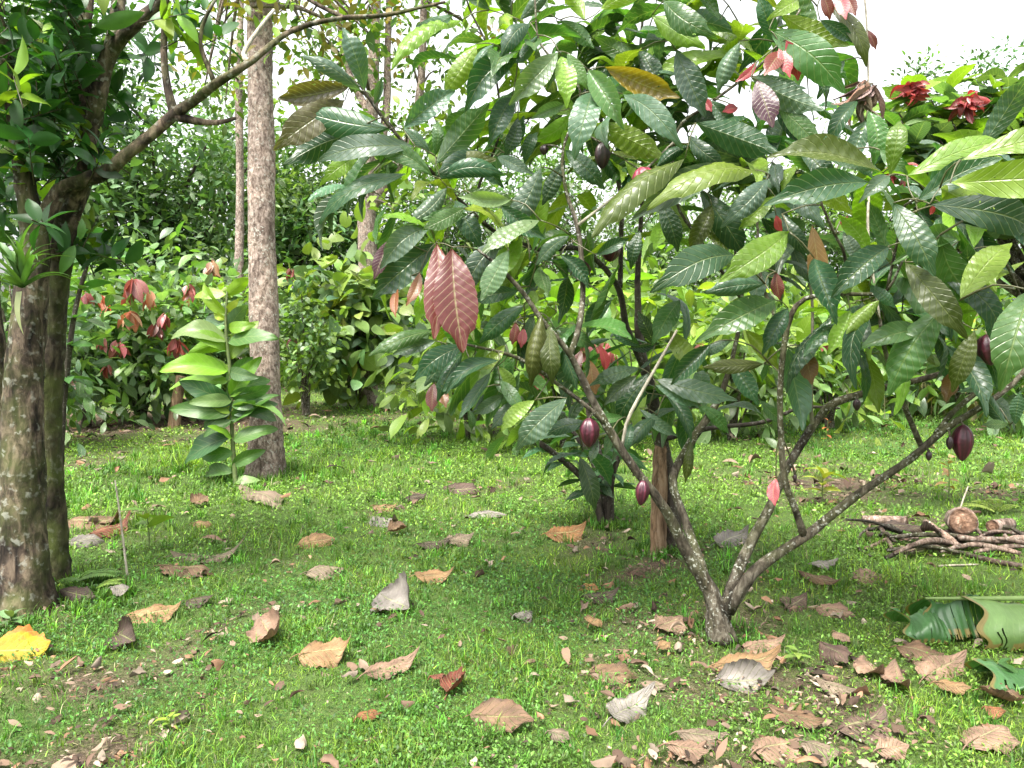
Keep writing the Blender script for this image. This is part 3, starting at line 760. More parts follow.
# leaves: base pixel, tip pixel, apparent width, depth, colour; tips lean a little to or from the lens
LV = [
    (361, 91, 308, 60, 14, 3.5, 'G'), (365, 91, 345, 35, 22, 3.5, 'G'), (375, 104, 381, 80, 16, 3.5, 'G'), (389, 129, 313, 114, 30, 3.55, 'D'), (350, 135, 291, 161, 26, 3.6, 'D'),
    (351, 85, 286, 97, 30, 3.65, 'B2'), (345, 100, 282, 144, 30, 3.7, 'B2'), (403, 129, 449, 95, 32, 3.6, 'G'), (436, 164, 483, 110, 32, 3.6, 'M'), (415, 146, 330, 160, 20, 3.55, 'G'),
    (433, 176, 383, 155, 18, 3.55, 'M'), (407, 173, 330, 218, 15, 3.6, 'D'), (356, 158, 324, 182, 24, 3.75, 'Y'), (447, 187, 412, 220, 25, 3.6, 'G'), (468, 214, 428, 218, 25, 3.55, 'M'),
    (436, 179, 497, 176, 20, 3.65, 'D'), (465, 190, 512, 202, 16, 3.6, 'L'), (541, 167, 509, 223, 25, 3.6, 'G'), (558, 52, 515, 99, 35, 3.5, 'L'), (453, 15, 414, 32, 22, 3.7, 'G'),
    (462, 20, 400, 64, 14, 3.8, 'Y'), (477, 44, 447, 91, 22, 3.75, 'Y'), (494, 44, 474, 70, 20, 3.7, 'G'), (518, 58, 471, 107, 30, 3.7, 'D'), (530, 23, 503, 56, 22, 3.65, 'D'),
    (538, 35, 518, 60, 16, 3.6, 'G'), (512, 97, 491, 141, 26, 3.75, 'D'), (518, 117, 506, 152, 16, 3.7, 'D'), (485, 152, 441, 173, 22, 3.7, 'D'), (561, 56, 566, 102, 24, 3.55, 'Y'),
    (567, 53, 585, 85, 24, 3.5, 'L'), (592, 91, 576, 152, 36, 3.5, 'G'), (588, 70, 620, 123, 28, 3.5, 'L'), (605, 67, 671, 94, 30, 3.5, 'B'), (623, 94, 676, 143, 22, 3.5, 'G'),
    (594, 123, 658, 155, 24, 3.65, 'Y'), (564, 104, 535, 117, 15, 3.55, 'L'), (664, 0, 711, 34, 44, 3.4, 'M'), (652, 15, 699, 44, 26, 3.5, 'Y'), (676, 50, 702, 110, 28, 3.5, 'G'),
    (740, 41, 720, 88, 24, 3.5, 'G'), (696, 123, 769, 150, 28, 3.4, 'D'), (687, 135, 722, 164, 28, 3.5, 'D'), (752, 76, 800, 87, 14, 3.4, 'G'), (755, 170, 660, 205, 22, 3.3, 'Y'),
    (685, 158, 603, 228, 24, 3.4, 'O'), (740, 164, 644, 214, 28, 3.5, 'G'), (767, 179, 726, 222, 32, 3.25, 'G'), (775, 196, 743, 226, 24, 3.3, 'Y'), (769, 30, 836, 86, 38, 3.3, 'M'),
    (782, 15, 842, 42, 26, 3.35, 'Y'), (798, 0, 770, 18, 17, 3.3, 'Y'), (751, 77, 816, 106, 24, 3.2, 'G'), (778, 106, 815, 144, 36, 3.3, 'M'), (770, 90, 800, 140, 34, 3.4, 'D'),
    (890, 176, 898, 128, 46, 2.8, 'Y2'), (869, 182, 776, 203, 30, 2.8, 'D'), (883, 173, 780, 160, 20, 2.9, 'O'), (889, 176, 862, 200, 24, 2.75, 'G'), (916, 202, 992, 163, 24, 2.7, 'D'),
    (907, 176, 1000, 148, 22, 2.75, 'Y'), (940, 188, 1005, 216, 26, 2.6, 'Y'), (950, 183, 1060, 178, 34, 2.45, 'Y'), (960, 160, 1060, 150, 20, 2.5, 'Y'), (930, 204, 1017, 228, 34, 2.6, 'D'),
    (893, 203, 930, 268, 46, 2.65, 'D'), (889, 246, 838, 292, 34, 2.8, 'D'), (869, 285, 892, 305, 14, 2.8, 'D'), (814, 258, 834, 317, 28, 3.0, 'D'), (843, 232, 859, 260, 14, 3.1, 'G'),
    (782, 214, 806, 250, 22, 3.1, 'D'), (789, 232, 727, 277, 36, 3.0, 'Y2'), (735, 255, 660, 288, 32, 3.1, 'D'), (765, 284, 711, 292, 20, 3.15, 'G'), (775, 300, 704, 338, 28, 3.1, 'M'),
    (788, 308, 765, 350, 30, 3.15, 'D'), (711, 344, 676, 380, 28, 3.5, 'D'), (731, 340, 704, 354, 12, 3.5, 'G'), (764, 364, 710, 367, 14, 3.6, 'O'), (655, 379, 728, 398, 18, 3.9, 'G'),
    (640, 368, 595, 384, 14, 3.9, 'G'), (655, 385, 694, 404, 14, 3.9, 'G'), (640, 345, 612, 330, 14, 4.2, 'D'), (655, 345, 640, 315, 16, 4.2, 'D'), (650, 372, 618, 420, 24, 4.2, 'D'),
    (465, 208, 428, 227, 24, 3.5, 'M'), (430, 226, 386, 264, 30, 3.5, 'G'), (436, 243, 380, 292, 30, 3.55, 'D'), (509, 250, 484, 295, 30, 3.4, 'L'), (503, 238, 468, 288, 26, 3.45, 'G'),
    (540, 220, 488, 250, 14, 3.5, 'L'), (518, 291, 476, 300, 22, 3.5, 'D'), (524, 305, 485, 339, 24, 3.5, 'D'), (541, 314, 532, 378, 34, 3.4, 'O'), (550, 325, 552, 378, 24, 3.45, 'O'),
    (433, 330, 376, 353, 15, 3.5, 'M'), (436, 341, 398, 353, 14, 3.5, 'G'), (500, 360, 452, 391, 13, 3.3, 'D'), (491, 372, 463, 413, 11, 3.3, 'D'), (470, 360, 446, 388, 20, 3.4, 'D'),
    (465, 345, 420, 376, 26, 3.45, 'D'), (567, 398, 522, 444, 38, 3.3, 'G'), (535, 400, 505, 428, 18, 3.4, 'Y'), (505, 345, 480, 368, 20, 3.4, 'Y'), (500, 380, 520, 410, 24, 3.5, 'M'),
    (570, 235, 540, 262, 24, 3.6, 'D'), (560, 255, 585, 285, 24, 3.7, 'D'), (596, 255, 625, 240, 26, 3.6, 'D'), (640, 230, 632, 265, 22, 3.7, 'D'), (660, 200, 676, 246, 20, 3.6, 'D'),
    (712, 205, 690, 250, 26, 3.6, 'O'), (700, 190, 740, 250, 26, 3.7, 'D'), (960, 240, 900, 262, 20, 2.9, 'M'), (940, 235, 985, 300, 34, 2.75, 'M'), (905, 262, 960, 330, 26, 2.9, 'O'),
    (935, 270, 990, 330, 20, 2.85, 'D'), (945, 305, 895, 385, 44, 2.9, 'M'), (960, 300, 1005, 250, 30, 2.7, 'Y'), (985, 290, 970, 250, 24, 2.8, 'D'), (1030, 290, 1004, 380, 46, 2.5, 'M'),
    (985, 300, 1000, 345, 22, 2.9, 'D'), (925, 330, 860, 350, 18, 3.0, 'M'), (975, 330, 955, 385, 26, 3.1, 'O'), (1000, 205, 1040, 250, 26, 2.7, 'D'), (870, 255, 842, 220, 24, 3.1, 'Y'),
    (880, 300, 850, 330, 18, 3.0, 'Y'), (870, 310, 858, 380, 16, 3.1, 'D'), (850, 310, 830, 350, 24, 3.2, 'Y'), (830, 180, 790, 145, 24, 3.1, 'M'), (850, 150, 870, 175, 22, 3.1, 'D'),
    (690, 145, 660, 165, 26, 3.6, 'D'), (710, 100, 735, 130, 28, 3.6, 'D'), (640, 60, 600, 40, 30, 3.9, 'M'), (640, 50, 660, 90, 28, 3.9, 'D'), (585, 20, 560, -12, 30, 3.8, 'Y'),
    (600, 10, 640, -10, 30, 3.8, 'Y'), (560, 20, 590, 45, 24, 3.8, 'M'), (520, 20, 545, -10, 26, 3.8, 'G'), (490, 10, 460, -20, 26, 3.8, 'M'), (720, 20, 700, -15, 26, 3.6, 'M'),
    (565, 150, 600, 185, 30, 3.75, 'D'), (565, 160, 545, 200, 28, 3.75, 'D'), (600, 150, 620, 180, 28, 3.8, 'D'), (625, 160, 655, 185, 20, 3.8, 'Y'), (470, 160, 500, 185, 26, 3.75, 'D'),
    (500, 205, 540, 235, 26, 3.6, 'D'), (455, 200, 480, 245, 26, 3.65, 'D'), (1010, 430, 990, 400, 28, 3.3, 'D'), (1015, 425, 1020, 395, 26, 3.2, 'D'), (1010, 425, 985, 425, 22, 3.3, 'M'),
    (639, 408, 673, 433, 10, 4.0, 'G'), (666, 394, 688, 437, 12, 4.1, 'D'), (691, 440, 686, 478, 11, 4.05, 'O'), (590, 424, 552, 434, 18, 3.6, 'D'), (624, 417, 597, 421, 20, 3.75, 'M'), (632, 423, 627, 448, 18, 3.8, 'D'),
    (657, 415, 631, 446, 22, 4.0, 'D'), (597, 438, 591, 460, 15, 3.6, 'G'), (612, 448, 644, 468, 11, 3.9, 'D'), (637, 376, 608, 402, 16, 4.0, 'G'), (455, 350, 428, 382, 24, 3.5, 'D'), (462, 352, 440, 396, 20, 3.5, 'D'), (498, 366, 512, 391, 19, 3.5, 'Y'),
    (505, 394, 477, 412, 19, 3.6, 'G'), (515, 400, 494, 426, 18, 3.6, 'G'), (468, 408, 471, 428, 10, 3.5, 'M'), (440, 165, 490, 160, 24, 3.7, 'O'), (435, 156, 437, 125, 15, 3.75, 'M'), (430, 152, 407, 131, 20, 3.65, 'G'), (511, 200, 464, 197, 15, 3.55, 'L'),
    (490, 146, 512, 97, 25, 3.8, 'M'), (506, 154, 522, 120, 17, 3.8, 'D'), (524, 164, 536, 136, 12, 3.8, 'D'), (497, 156, 531, 173, 11, 3.7, 'G'), (560, 345, 575, 385, 24, 3.7, 'D'), (555, 330, 590, 345, 22, 3.8, 'M'), (612, 300, 590, 335, 24, 4.3, 'D'),
    (680, 300, 655, 340, 26, 4.2, 'M'), (670, 330, 700, 365, 26, 4.2, 'Y'), (730, 360, 755, 400, 24, 4.0, 'D'), (745, 330, 775, 365, 24, 3.9, 'Y'), (700, 405, 725, 430, 16, 4.1, 'M'), (760, 400, 785, 420, 14, 4.2, 'M'),
    (775, 42, 760, 0, 24, 3.5, 'D'), (820, 20, 850, 40, 20, 3.35, 'D'), (830, 5, 862, 60, 14, 3.4, 'O'), (845, 60, 820, 95, 14, 3.4, 'D'), (858, 100, 830, 145, 16, 3.35, 'D'), (868, 110, 872, 160, 24, 3.3, 'M'),
    (866, 120, 846, 165, 20, 3.3, 'G'), (880, 150, 905, 172, 24, 3.0, 'M'), (800, 150, 830, 190, 30, 3.1, 'D'), (830, 160, 870, 170, 18, 3.0, 'G'),
]
REDS = [  # base, tip, width, depth, colour, label
    (437, 243, 434, 340, 32, 3.28, 'R', 'dull red young leaf hanging behind the widest red one'), (452, 247, 463, 353, 46, 3.25, 'R', 'widest red young leaf, hanging straight down with raised ribs'),
    (392, 238, 374, 280, 16, 3.5, 'P', 'dark purple hanging leaf'), (420, 272, 406, 306, 12, 3.5, 'R2', None), (398, 284, 396, 318, 8, 3.55, 'R2', None), (757, 80, 773, 128, 30, 3.2, 'P', 'dark wine purple hanging leaf'),
    (786, 40, 798, 81, 18, 3.25, 'K', None), (780, 44, 790, 78, 14, 3.28, 'K', None), (783, 50, 764, 76, 18, 3.3, 'R', None), (757, 62, 735, 82, 9, 3.3, 'K', None), (822, -6, 830, 20, 16, 3.35, 'R', None),
    (835, -8, 846, 20, 14, 3.35, 'K', None), (846, -6, 856, 16, 12, 3.35, 'R', None), (524, 328, 521, 348, 12, 3.6, 'K', None), (516, 322, 512, 345, 12, 3.65, 'R', None), (434, 383, 432, 412, 14, 3.7, 'R', None), (440, 385, 446, 408, 12, 3.72, 'R2', None),
    (868, 30, 876, 50, 8, 3.4, 'R', None), (776, 478, 775, 506, 13, 3.55, 'K', 'small coral red leaf hanging from the forked limb'), (776, 215, 782, 232, 12, 3.3, 'K', None), (776, 272, 780, 300, 14, 3.3, 'R', None),
    (812, 225, 818, 300, 20, 3.5, 'R3', None), (800, 345, 812, 385, 20, 3.6, 'R3', None), (848, 215, 842, 228, 14, 3.2, 'K', None), (935, 205, 930, 215, 14, 3.0, 'K', None),
    (700, 98, 712, 112, 12, 3.6, 'K', None), (738, 108, 722, 112, 10, 3.6, 'K', None), (590, 360, 596, 395, 16, 4.0, 'R3', None), (582, 350, 576, 378, 12, 4.0, 'R', None), (600, 345, 606, 372, 10, 4.0, 'K', None), (950, 372, 946, 402, 16, 3.6, 'R3', None),
]
KEY.update(B2=(.1, .085, .035), Y2=(.12, .23, .02), R2=(.22, .075, .026), R3=(.24, .12, .045))


def pixel_leaf(bx, by, tx, ty, wpx, d, col, dz, wmax=.355):
    B = at(bx, by, d); T = at(tx, ty, d + dz)
    L = np.linalg.norm(T - B); D = (T - B) / L
    v = nrm(CAM - (B + T) / 2)
    n0 = nrm(v - D * np.dot(v, D)); s = np.cross(D, n0)
    wr = min(max(wpx * d / F * .98, .27 * L), wmax * L)
    cs = min(1, wpx * d / F * 1.05 / wr); ang = math.acos(cs) if cs < 1 else rng.uniform(-.25, .25)
    c1 = math.cos(ang) * n0 + math.sin(ang) * s; c2 = math.cos(ang) * n0 - math.sin(ang) * s
    N = c1 if c1[2] > c2[2] else c2
    if N[2] < -.15 and not abs(D[2]) > .8: N = -N
    return B, D, N, L, wr, col


ITEM = []
for bx, by, tx, ty, wp, d, c in LV:
    tx, ty, wp = bx + (tx - bx) * 1.14, by + (ty - by) * 1.14, wp * 1.12
    lp = math.hypot(tx - bx, ty - by) * d / F
    dz = rng.uniform(-.45, .2) * lp
    ITEM.append(pixel_leaf(bx, by, tx, ty, wp, d, vary(KEY[c], 1, .06, .12)[0], dz) + (None, ''))
for bx, by, tx, ty, wp, d, c, lab in REDS:
    ITEM.append(pixel_leaf(bx, by, tx, ty, wp, d, vary(KEY[c], 1, .05, .1)[0], rng.uniform(-.1, .05), .47) + ('red', lab))
# leaf rosettes behind and between, filling the depth of both crowns
FILL = [(560, 20, 90, 30, 3.7, 4.6, 6), (680, 20, 80, 30, 3.6, 4.5, 6), (780, 60, 50, 40, 3.4, 4.2, 4), (610, 110, 70, 40, 3.8, 4.6, 3), (540, 340, 50, 40, 3.6, 4.4, 3), (430, 180, 70, 55, 3.7, 4.3, 9), (500, 80, 60, 60, 3.8, 4.8, 13), (580, 60, 70, 60, 3.9, 4.8, 16), (660, 70, 60, 60, 3.7, 4.6, 15), (630, 150, 50, 30, 3.8, 4.5, 7), (740, 110, 50, 70, 3.6, 4.4, 13), (690, 190, 60, 30, 3.7, 4.3, 6), (900, 290, 60, 40, 3.1, 3.8, 6), (520, 240, 50, 35, 3.7, 4.5, 6), (960, 170, 60, 30, 2.9, 3.6, 4),
        (800, 160, 50, 40, 3.3, 4.0, 6), (780, 230, 50, 40, 3.4, 4.0, 5), (470, 260, 50, 40, 3.6, 4.2, 5), (530, 300, 50, 50, 3.7, 4.6, 5), (640, 380, 50, 40, 4.5, 5.2, 6), (700, 370, 50, 40, 4.3, 5.1, 5),
        (480, 370, 40, 30, 3.6, 4.2, 5), (870, 250, 50, 50, 3.1, 3.8, 6), (940, 260, 60, 60, 3.0, 3.7, 8), (980, 200, 50, 50, 2.9, 3.6, 6), (850, 330, 50, 40, 3.3, 4.0, 5), (940, 340, 50, 40, 3.2, 3.8, 5),
        (1080, 260, 60, 90, 2.8, 3.6, 9), (1130, 180, 60, 90, 2.8, 3.6, 6), (580, 395, 40, 25, 3.8, 4.6, 4), (560, -40, 120, 30, 3.8, 4.8, 6), (740, -40, 80, 30, 3.6, 4.4, 4), (600, 220, 60, 30, 4.2, 4.9, 3)]
for cx, cy, rx, ry, d0, d1, n in FILL:
    for _ in range(int(n * (.85 if cy < 160 else .8) + .5)):
        q = rng.normal(0, .65, 2)
        c = at(cx + q[0] * rx, cy + q[1] * ry, rng.uniform(d0, d1))
        ax = nrm(c - np.array([.9, 4.1, 1.3]) + rng.normal(0, .3, 3))
        m = rng.integers(3, 6); ph = rng.uniform(0, 6.3)
        e1 = nrm(np.cross(ax, [0, 0, 1])); e2 = np.cross(ax, e1)
        base_c = [DG, MG, YG, GG][rng.choice(4, p=[.26, .28, .3, .16] if cx < 840 else [.2, .25, .4, .15])]  # more yellow-green at the right, backlight put into the leaf colour
        for q in range(m):
            a = ph + q * 2.4
            D = nrm(ax * rng.uniform(.2, .7) + (e1 * math.cos(a) + e2 * math.sin(a)) + np.array([0, 0, -.75]))
            N = nrm(np.array([0, 0, 1.0]) + rng.normal(0, .4, 3) - .25 * D)
            L = rng.uniform(.2, .44)
            ITEM.append((c - ax * .03 * q, D, N, L, L * rng.uniform(.26, .33), vary(base_c, 1, .08, .25)[0], None, ''))

# twigs: each leaf joins the closest wood, or the closest leaf stalk already joined
IB = np.array([i[0] for i in ITEM])
ND = np.array(NODES); own = list(OWN)
d2 = ((IB[:, None] - ND[None]) ** 2).sum(-1)
best = d2.argmin(1); bd = d2.min(1)
pos = [p for p in ND]
parent_of = {}
todo = set(range(len(ITEM))); owner = [None] * len(ITEM)
twig = {id(main_root): MB(), id(back_root): MB()}
while todo:
    i = min(todo, key=lambda q: bd[q]); todo.remove(i)
    p0 = pos[best[i]]; own_i = own[best[i]]; owner[i] = own_i
    p1 = IB[i]; gap = np.linalg.norm(p1 - p0)
    if gap > .012:
        midp = (p0 + p1) / 2 + np.array([0, 0, .1 * gap]) + rng.normal(0, .05 * gap, 3)
        r0 = .0022 + .0045 * min(1, gap / .4)
        tube(twig[id(own_i)], [p0, midp, p1], [r0, r0 * .8, .0024], 5, .05, .05, col=(.09, .075, .05))
        new = [midp, p1]
    else: new = [p1]
    for p in new:
        pos.append(p); own.append(own_i); kx = len(pos) - 1
        for q in todo:
            dd = ((IB[q] - p) ** 2).sum()
            if dd < bd[q]: bd[q] = dd; best[q] = kx
for root in (main_root, back_root):
    m = twig[id(root)]; sel = [q for q, it in enumerate(ITEM) if owner[q] is root and it[6] is None]
    g_ = lambda j: np.array([ITEM[q][j] for q in sel])
    L = g_(3)
    leaves(m, g_(0), g_(1), g_(2), L, g_(4), g_(5), 'cacao', 44, 6, arch=rng.uniform(.02, .28, len(sel)), fold=rng.uniform(.0, .5, len(sel)), corr=rng.uniform(.012, .055, len(sel)), wave=.05, curl=rng.normal(-.06, .2, len(sel)), rag=.012)
    m.obj('foliage', MAT['cacao'], root)
    for q, it in enumerate(ITEM):
        if owner[q] is root and it[6]:
            m = MB()
            leaves(m, it[0], it[1], it[2], it[3], it[4], it[5], 'cacao', 44, 8, arch=.05, fold=.3, corr=.026, nv=12, wave=.03, curl=-.08, rag=.02)
            o = m.obj('young_leaf', MAT['cacao_young'], root)
            if it[7]: o['label'] = it[7]
# withered bunch on the thin upright twig
m = MB(); n = 30
c = at(864, 90, 3.38)
D = nrm(np.stack([rng.normal(-.35, .4, n), rng.normal(0, .3, n), rng.uniform(-1.3, -.3, n)], 1))
leaves(m, c + rng.normal(0, .02, (n, 3)) - D * .02, D, rdir(n), rng.uniform(.08, .2, n), rng.uniform(.012, .035, n), vary((.26, .17, .15), n), 'lance', 16, 6, fold=.6, wave=.15, curl=.8)
m.obj('withered_leaves', MAT['dry'], main_root)


def pod(root, px, py, lpx, wpx, d, mat='pod', tilt=(0, 0), label=None):
    c = at(px, py, d); L = lpx * d / F; R = wpx * d / F / 2
    ax = nrm(np.array([tilt[0], tilt[1], -1.0])); e1 = nrm(np.cross(ax, [0, 1.0, 0])); e2 = np.cross(ax, e1)
    nt_, ns = 22, 40
    t = np.linspace(0, 1, nt_); th = np.linspace(0, 2 * PI, ns, endpoint=False)
    r = np.sin(PI * np.clip(t, .0, 1) ** .88) ** .62 * (1 - .12 * t)
    r[0] = .12; r[-1] = .02
    ridge = np.cos(10 * th)[None] * .06 + np.cos(5 * th)[None] * .055 + rng.normal(0, .016, (nt_, ns))
    rr = (R * r)[:, None] * (1 + ridge * np.minimum(1, r * 2)[:, None])
    V = (c - ax * L / 2)[None, None] + ax * (t * L)[:, None, None] + e1 * (np.cos(th)[None] * rr)[..., None] + e2 * (np.sin(th)[None] * rr)[..., None]
    i = np.arange(nt_ - 1)[:, None] * ns; j = np.arange(ns)[None]; j2 = (j + 1) % ns
    m = MB().add(V.reshape(-1, 3), np.stack([i + j, i + j2, i + ns + j2, i + ns + j], -1).reshape(-1, 4), np.repeat((.5 + ridge * 6).clip(0, 1).reshape(-1, 1), 3, 1))
    o = m.obj('cacao_pod', MAT[mat], root)
    if label: o['label'] = label
    # stalk up to the nearest wood
    top = c - ax * L / 2
    q = ND[((ND - top) ** 2).sum(1).argmin()]
    if np.linalg.norm(q - top) > .25: q = top + np.array([rng.normal(0, .01), 0, .07])
    s = MB(); tube(s, [q, (q + top) / 2 + np.array([0, -.008, .008]), top + ax * .004], [.005, .004, .006], 7, .02, .05)
    s.obj('stalk', MAT['bark_cacao'], o)


pod(main_root, 589, 433, 30, 20, 3.55, label='wine red pod on the left stem')
pod(main_root, 642, 493, 26, 14, 3.62, tilt=(-.1, 0), label='purple pod at the side of the left stem')
pod(main_root, 963, 443, 37, 20, 3.42, label='largest purple pod, hanging under the low right limb')
pod(main_root, 989, 350, 32, 24, 3.3, tilt=(.2, 0), label='purple pod among the leaves at the right')
pod(main_root, 602, 156, 26, 16, 3.75, 'pod_dark', label='blackish pod high among the leaves')
pod(main_root, 644, 180, 26, 24, 3.65, 'pod_pink', tilt=(.3, .1), label='pink ripe pod high in the crown')
pod(main_root, 857, 405, 12, 8, 3.95, 'pod_dark'); pod(main_root, 929, 456, 10, 6, 3.45, 'pod_dark'); pod(main_root, 950, 443, 14, 7, 3.42, 'pod_dark'); pod(main_root, 795, 478, 9, 4, 3.6, 'pod_dark')
pod(main_root, 544, 150, 10, 9, 3.8, 'pod_dark')
pod(back_root, 610, 252, 20, 20, D2 - .45, label='round purple pod beside the upright branch')
pod(back_root, 586, 265, 26, 13, D2 - .55)
pod(back_root, 672, 528, 15, 9, D2 - .12, 'pod_dark', label='small dark pod low on the trunk')
# split stake
m = MB(); q = gp(655, 552)
sd_ = depth_of(q) - .06
px_tube(m, [(657, 560, sd_, 10), (658, 545, sd_, 9), (659, 500, sd_, 8), (661, 450, sd_ + .02, 7), (663, 438, sd_ + .02, 3)], sides=7, step=.05, lump=.16)
tag(m.obj('wooden_stake', MAT['wood_orange'], origin=q), 'split brown stake of bare wood against the second cacao trunk', 'stake')


# ------------------------------------------------------------------ generic trees and shrubs
def crown(mb, centers, sig, per, L, pal, up=.9, shape='lance', wr=.42, nt_=3, droop=.2, flat=.7, cvar=.28):
    centers = np.asarray(centers); nC = len(centers)
    c = np.repeat(centers, per, 0); n = len(c)
    off = rng.normal(0, 1, (n, 3)) * np.array([sig, sig, sig * flat])
    cc = np.repeat(vary(np.asarray(pal)[rng.integers(0, len(pal), nC)], nC, .05, cvar), per, 0)
    col = cc * np.exp(rng.normal(0, .16, (n, 1)))
    D = nrm(off / sig * .6 + rng.normal(0, .6, (n, 3)) + np.array([0, 0, -droop]))
    N = np.array([0, 0, up]) + rng.normal(0, .45, (n, 3))
    Ls = L * np.exp(rng.normal(0, .22, n))
    leaves(mb, c + off, D, N, Ls, Ls * wr * rng.uniform(.8, 1.2, n), col, shape, nt_, 2, arch=.08, fold=.2)


def tree(name, label, px, d, top, rx, ry=None, rz=None, zc=None, n=40, per=90, L=.2, sig=.5, pal=None, group=None, trunk_r=.12, bark='bark_dark', shell=.5, shape='lance', wr=.42, limbs=10, cat='tree', mat='far', sx=0, crown_n='crown'):
    bx = (px - 512) / F * d; by = d
    bz = float(height(bx, by))
    root = thing(name, label, cat, (bx, by, bz), group)
    ztop = CAMZ + (330 - top) / F * d
    rz = rz or ztop * .38; zc = zc if zc is not None else ztop - rz
    ry = ry or rx
    q = rdir(n) * (rng.uniform(0, 1, (n, 1)) ** shell)
    cen = np.array([bx + sx, by, zc]) + q * np.array([rx, ry, rz]) * (1 + rng.normal(0, .26, (n, 1)))
    cen[:, 2] = np.maximum(cen[:, 2], .35)
    t = MB()
    top_p = np.array([bx + sx * .8, by, zc + rz * .3])
    base = np.array([bx, by, bz - .08])
    k1 = base + (top_p - base) * .35 + rng.normal(0, .06, 3) * np.array([1, 1, 0]); k2 = base + (top_p - base) * .7 + rng.normal(0, .08, 3) * np.array([1, 1, 0])
    tube(t, [base, k1, k2, top_p], [trunk_r * 1.15, trunk_r, trunk_r * .75, trunk_r * .4], 9, max(.1, ztop / 30), .12, flare=.25)
    for q in cen[rng.permutation(n)[:limbs]]:
        f = rng.uniform(.3, .85); s = base + (top_p - base) * f
        tube(t, [s, (s + q) / 2 + np.array([0, 0, .06 * np.linalg.norm(q - s)]), q], [trunk_r * .45, trunk_r * .3, trunk_r * .1], 6, .25, .1)
    t.obj('trunk', MAT[bark], root)
    m = MB(); crown(m, cen, sig, per, L, pal or [DG, MG], shape=shape, wr=wr)
    m.obj(crown_n, MAT[mat], root)
    return root


FD = [(.05, .11, .045), (.085, .165, .06), (.13, .21, .085)]
FM = [(.075, .15, .04), (.12, .21, .05), (.08, .14, .055)]
FL = [(.12, .2, .035), (.17, .25, .04), (.09, .16, .035)]
GT = 'trees behind the clearing'
tree('broadleaf_tree', 'dark dense tree seen between the mossy trunk and the pale trunk', 165, 24, 128, 3.6, n=76, per=105, L=.29, sig=.62, pal=FD[1:], group=GT, trunk_r=.2)
tree('broadleaf_tree', 'dark tall tree behind the mossy trunk at the left edge', 40, 23, -60, 3.4, n=90, per=130, L=.24, sig=.65, pal=FD, group=GT, trunk_r=.22)
tree('broadleaf_tree', 'mid green tree right behind the pale mottled trunk', 300, 27, 118, 3.2, n=80, per=130, L=.24, sig=.6, pal=FM + FD[1:], group=GT, trunk_r=.2)
tree('broadleaf_tree', 'light green rounded tree behind the tall slender trunk', 385, 30, 200, 3.0, n=60, per=110, L=.26, sig=.6, pal=FM, group=GT, trunk_r=.2)
tree('broadleaf_tree', 'pale green tree behind the left side of the big cacao crown', 480, 34, 215, 3.4, n=60, per=100, L=.28, sig=.6, pal=FM + FL[2:], group=GT, trunk_r=.2)
tree('broadleaf_tree', 'grey green tree far behind the middle of the big cacao crown', 610, 36, 240, 4.0, n=55, per=100, L=.28, sig=.6, pal=FM, group=GT, trunk_r=.2)
tree('broadleaf_tree', 'far tree with grey stems showing between the cacao stems', 720, 33, 238, 3.6, n=50, per=90, L=.28, sig=.55, pal=FM + FL[:1], group=GT, trunk_r=.2, bark='bark_grey')
tree('broadleaf_tree', 'far tree behind the withered bunch on the right', 850, 34, 165, 3.2, n=60, per=90, L=.28, sig=.6, pal=FM, group=GT, trunk_r=.2)
tree('broadleaf_tree', 'tall thin topped dark tree against the white sky, left of the two at the right', 925, 38, 72, 2.0, rz=4.5, n=40, per=70, L=.28, sig=.5, pal=FD, group=GT, trunk_r=.2)
tree('broadleaf_tree', 'tall dark tree against the white sky near the right edge', 1000, 38, 84, 3.0, rz=4.5, n=55, per=80, L=.28, sig=.55, pal=FD, group=GT, trunk_r=.22)
AIR = [(.12, .2, .07), (.16, .24, .09), (.09, .17, .06)]  # paler greens, distance haze put into the leaf colour
tree('feathery_tree', 'tall airy pale tree behind the gap left of the big cacao crown', 445, 31, 95, 2.6, rz=4.6, n=60, per=95, L=.22, sig=.5, pal=AIR, group=GT, trunk_r=.14, bark='bark_grey')
tree('feathery_tree', 'tall airy pale tree behind the left half of the big cacao crown', 545, 34, 120, 3.2, rz=4.2, n=70, per=100, L=.24, sig=.55, pal=AIR, group=GT, trunk_r=.15, bark='bark_grey')
tree('feathery_tree', 'tall airy pale tree behind the right half of the big cacao crown', 660, 37, 150, 3.4, rz=4.2, n=64, per=100, L=.25, sig=.55, pal=AIR, group=GT, trunk_r=.15, bark='bark_grey')
tree('feathery_tree', 'airy pale tree behind the upright right stem of the nearest cacao', 780, 35, 140, 3.2, rz=4.0, n=60, per=100, L=.25, sig=.55, pal=AIR, group=GT, trunk_r=.15, bark='bark_grey')
tree('feathery_tree', 'tall airy pale tree rising above the dark dense one on the left', 215, 33, 60, 3.4, rz=5.0, n=60, per=95, L=.24, sig=.55, pal=AIR + FD[2:], group=GT, trunk_r=.15, bark='bark_grey')
# low wild growth closing the clearing
m = MB(); n = 420
ux = rng.uniform(-24, 24, n); uy = rng.uniform(19, 26, n) + np.abs(ux) * -.1
cen = np.stack([ux, uy, rng.uniform(.2, 2.6, n) ** 1.0], 1)
crown(m, cen, .55, 70, .3, FM + FL + FD[1:], shape='broad', wr=.5)
tag(m.obj('undergrowth', MAT['far']), 'tangled mass of leafy wild growth closing the far side of the clearing', 'undergrowth', kind='stuff')


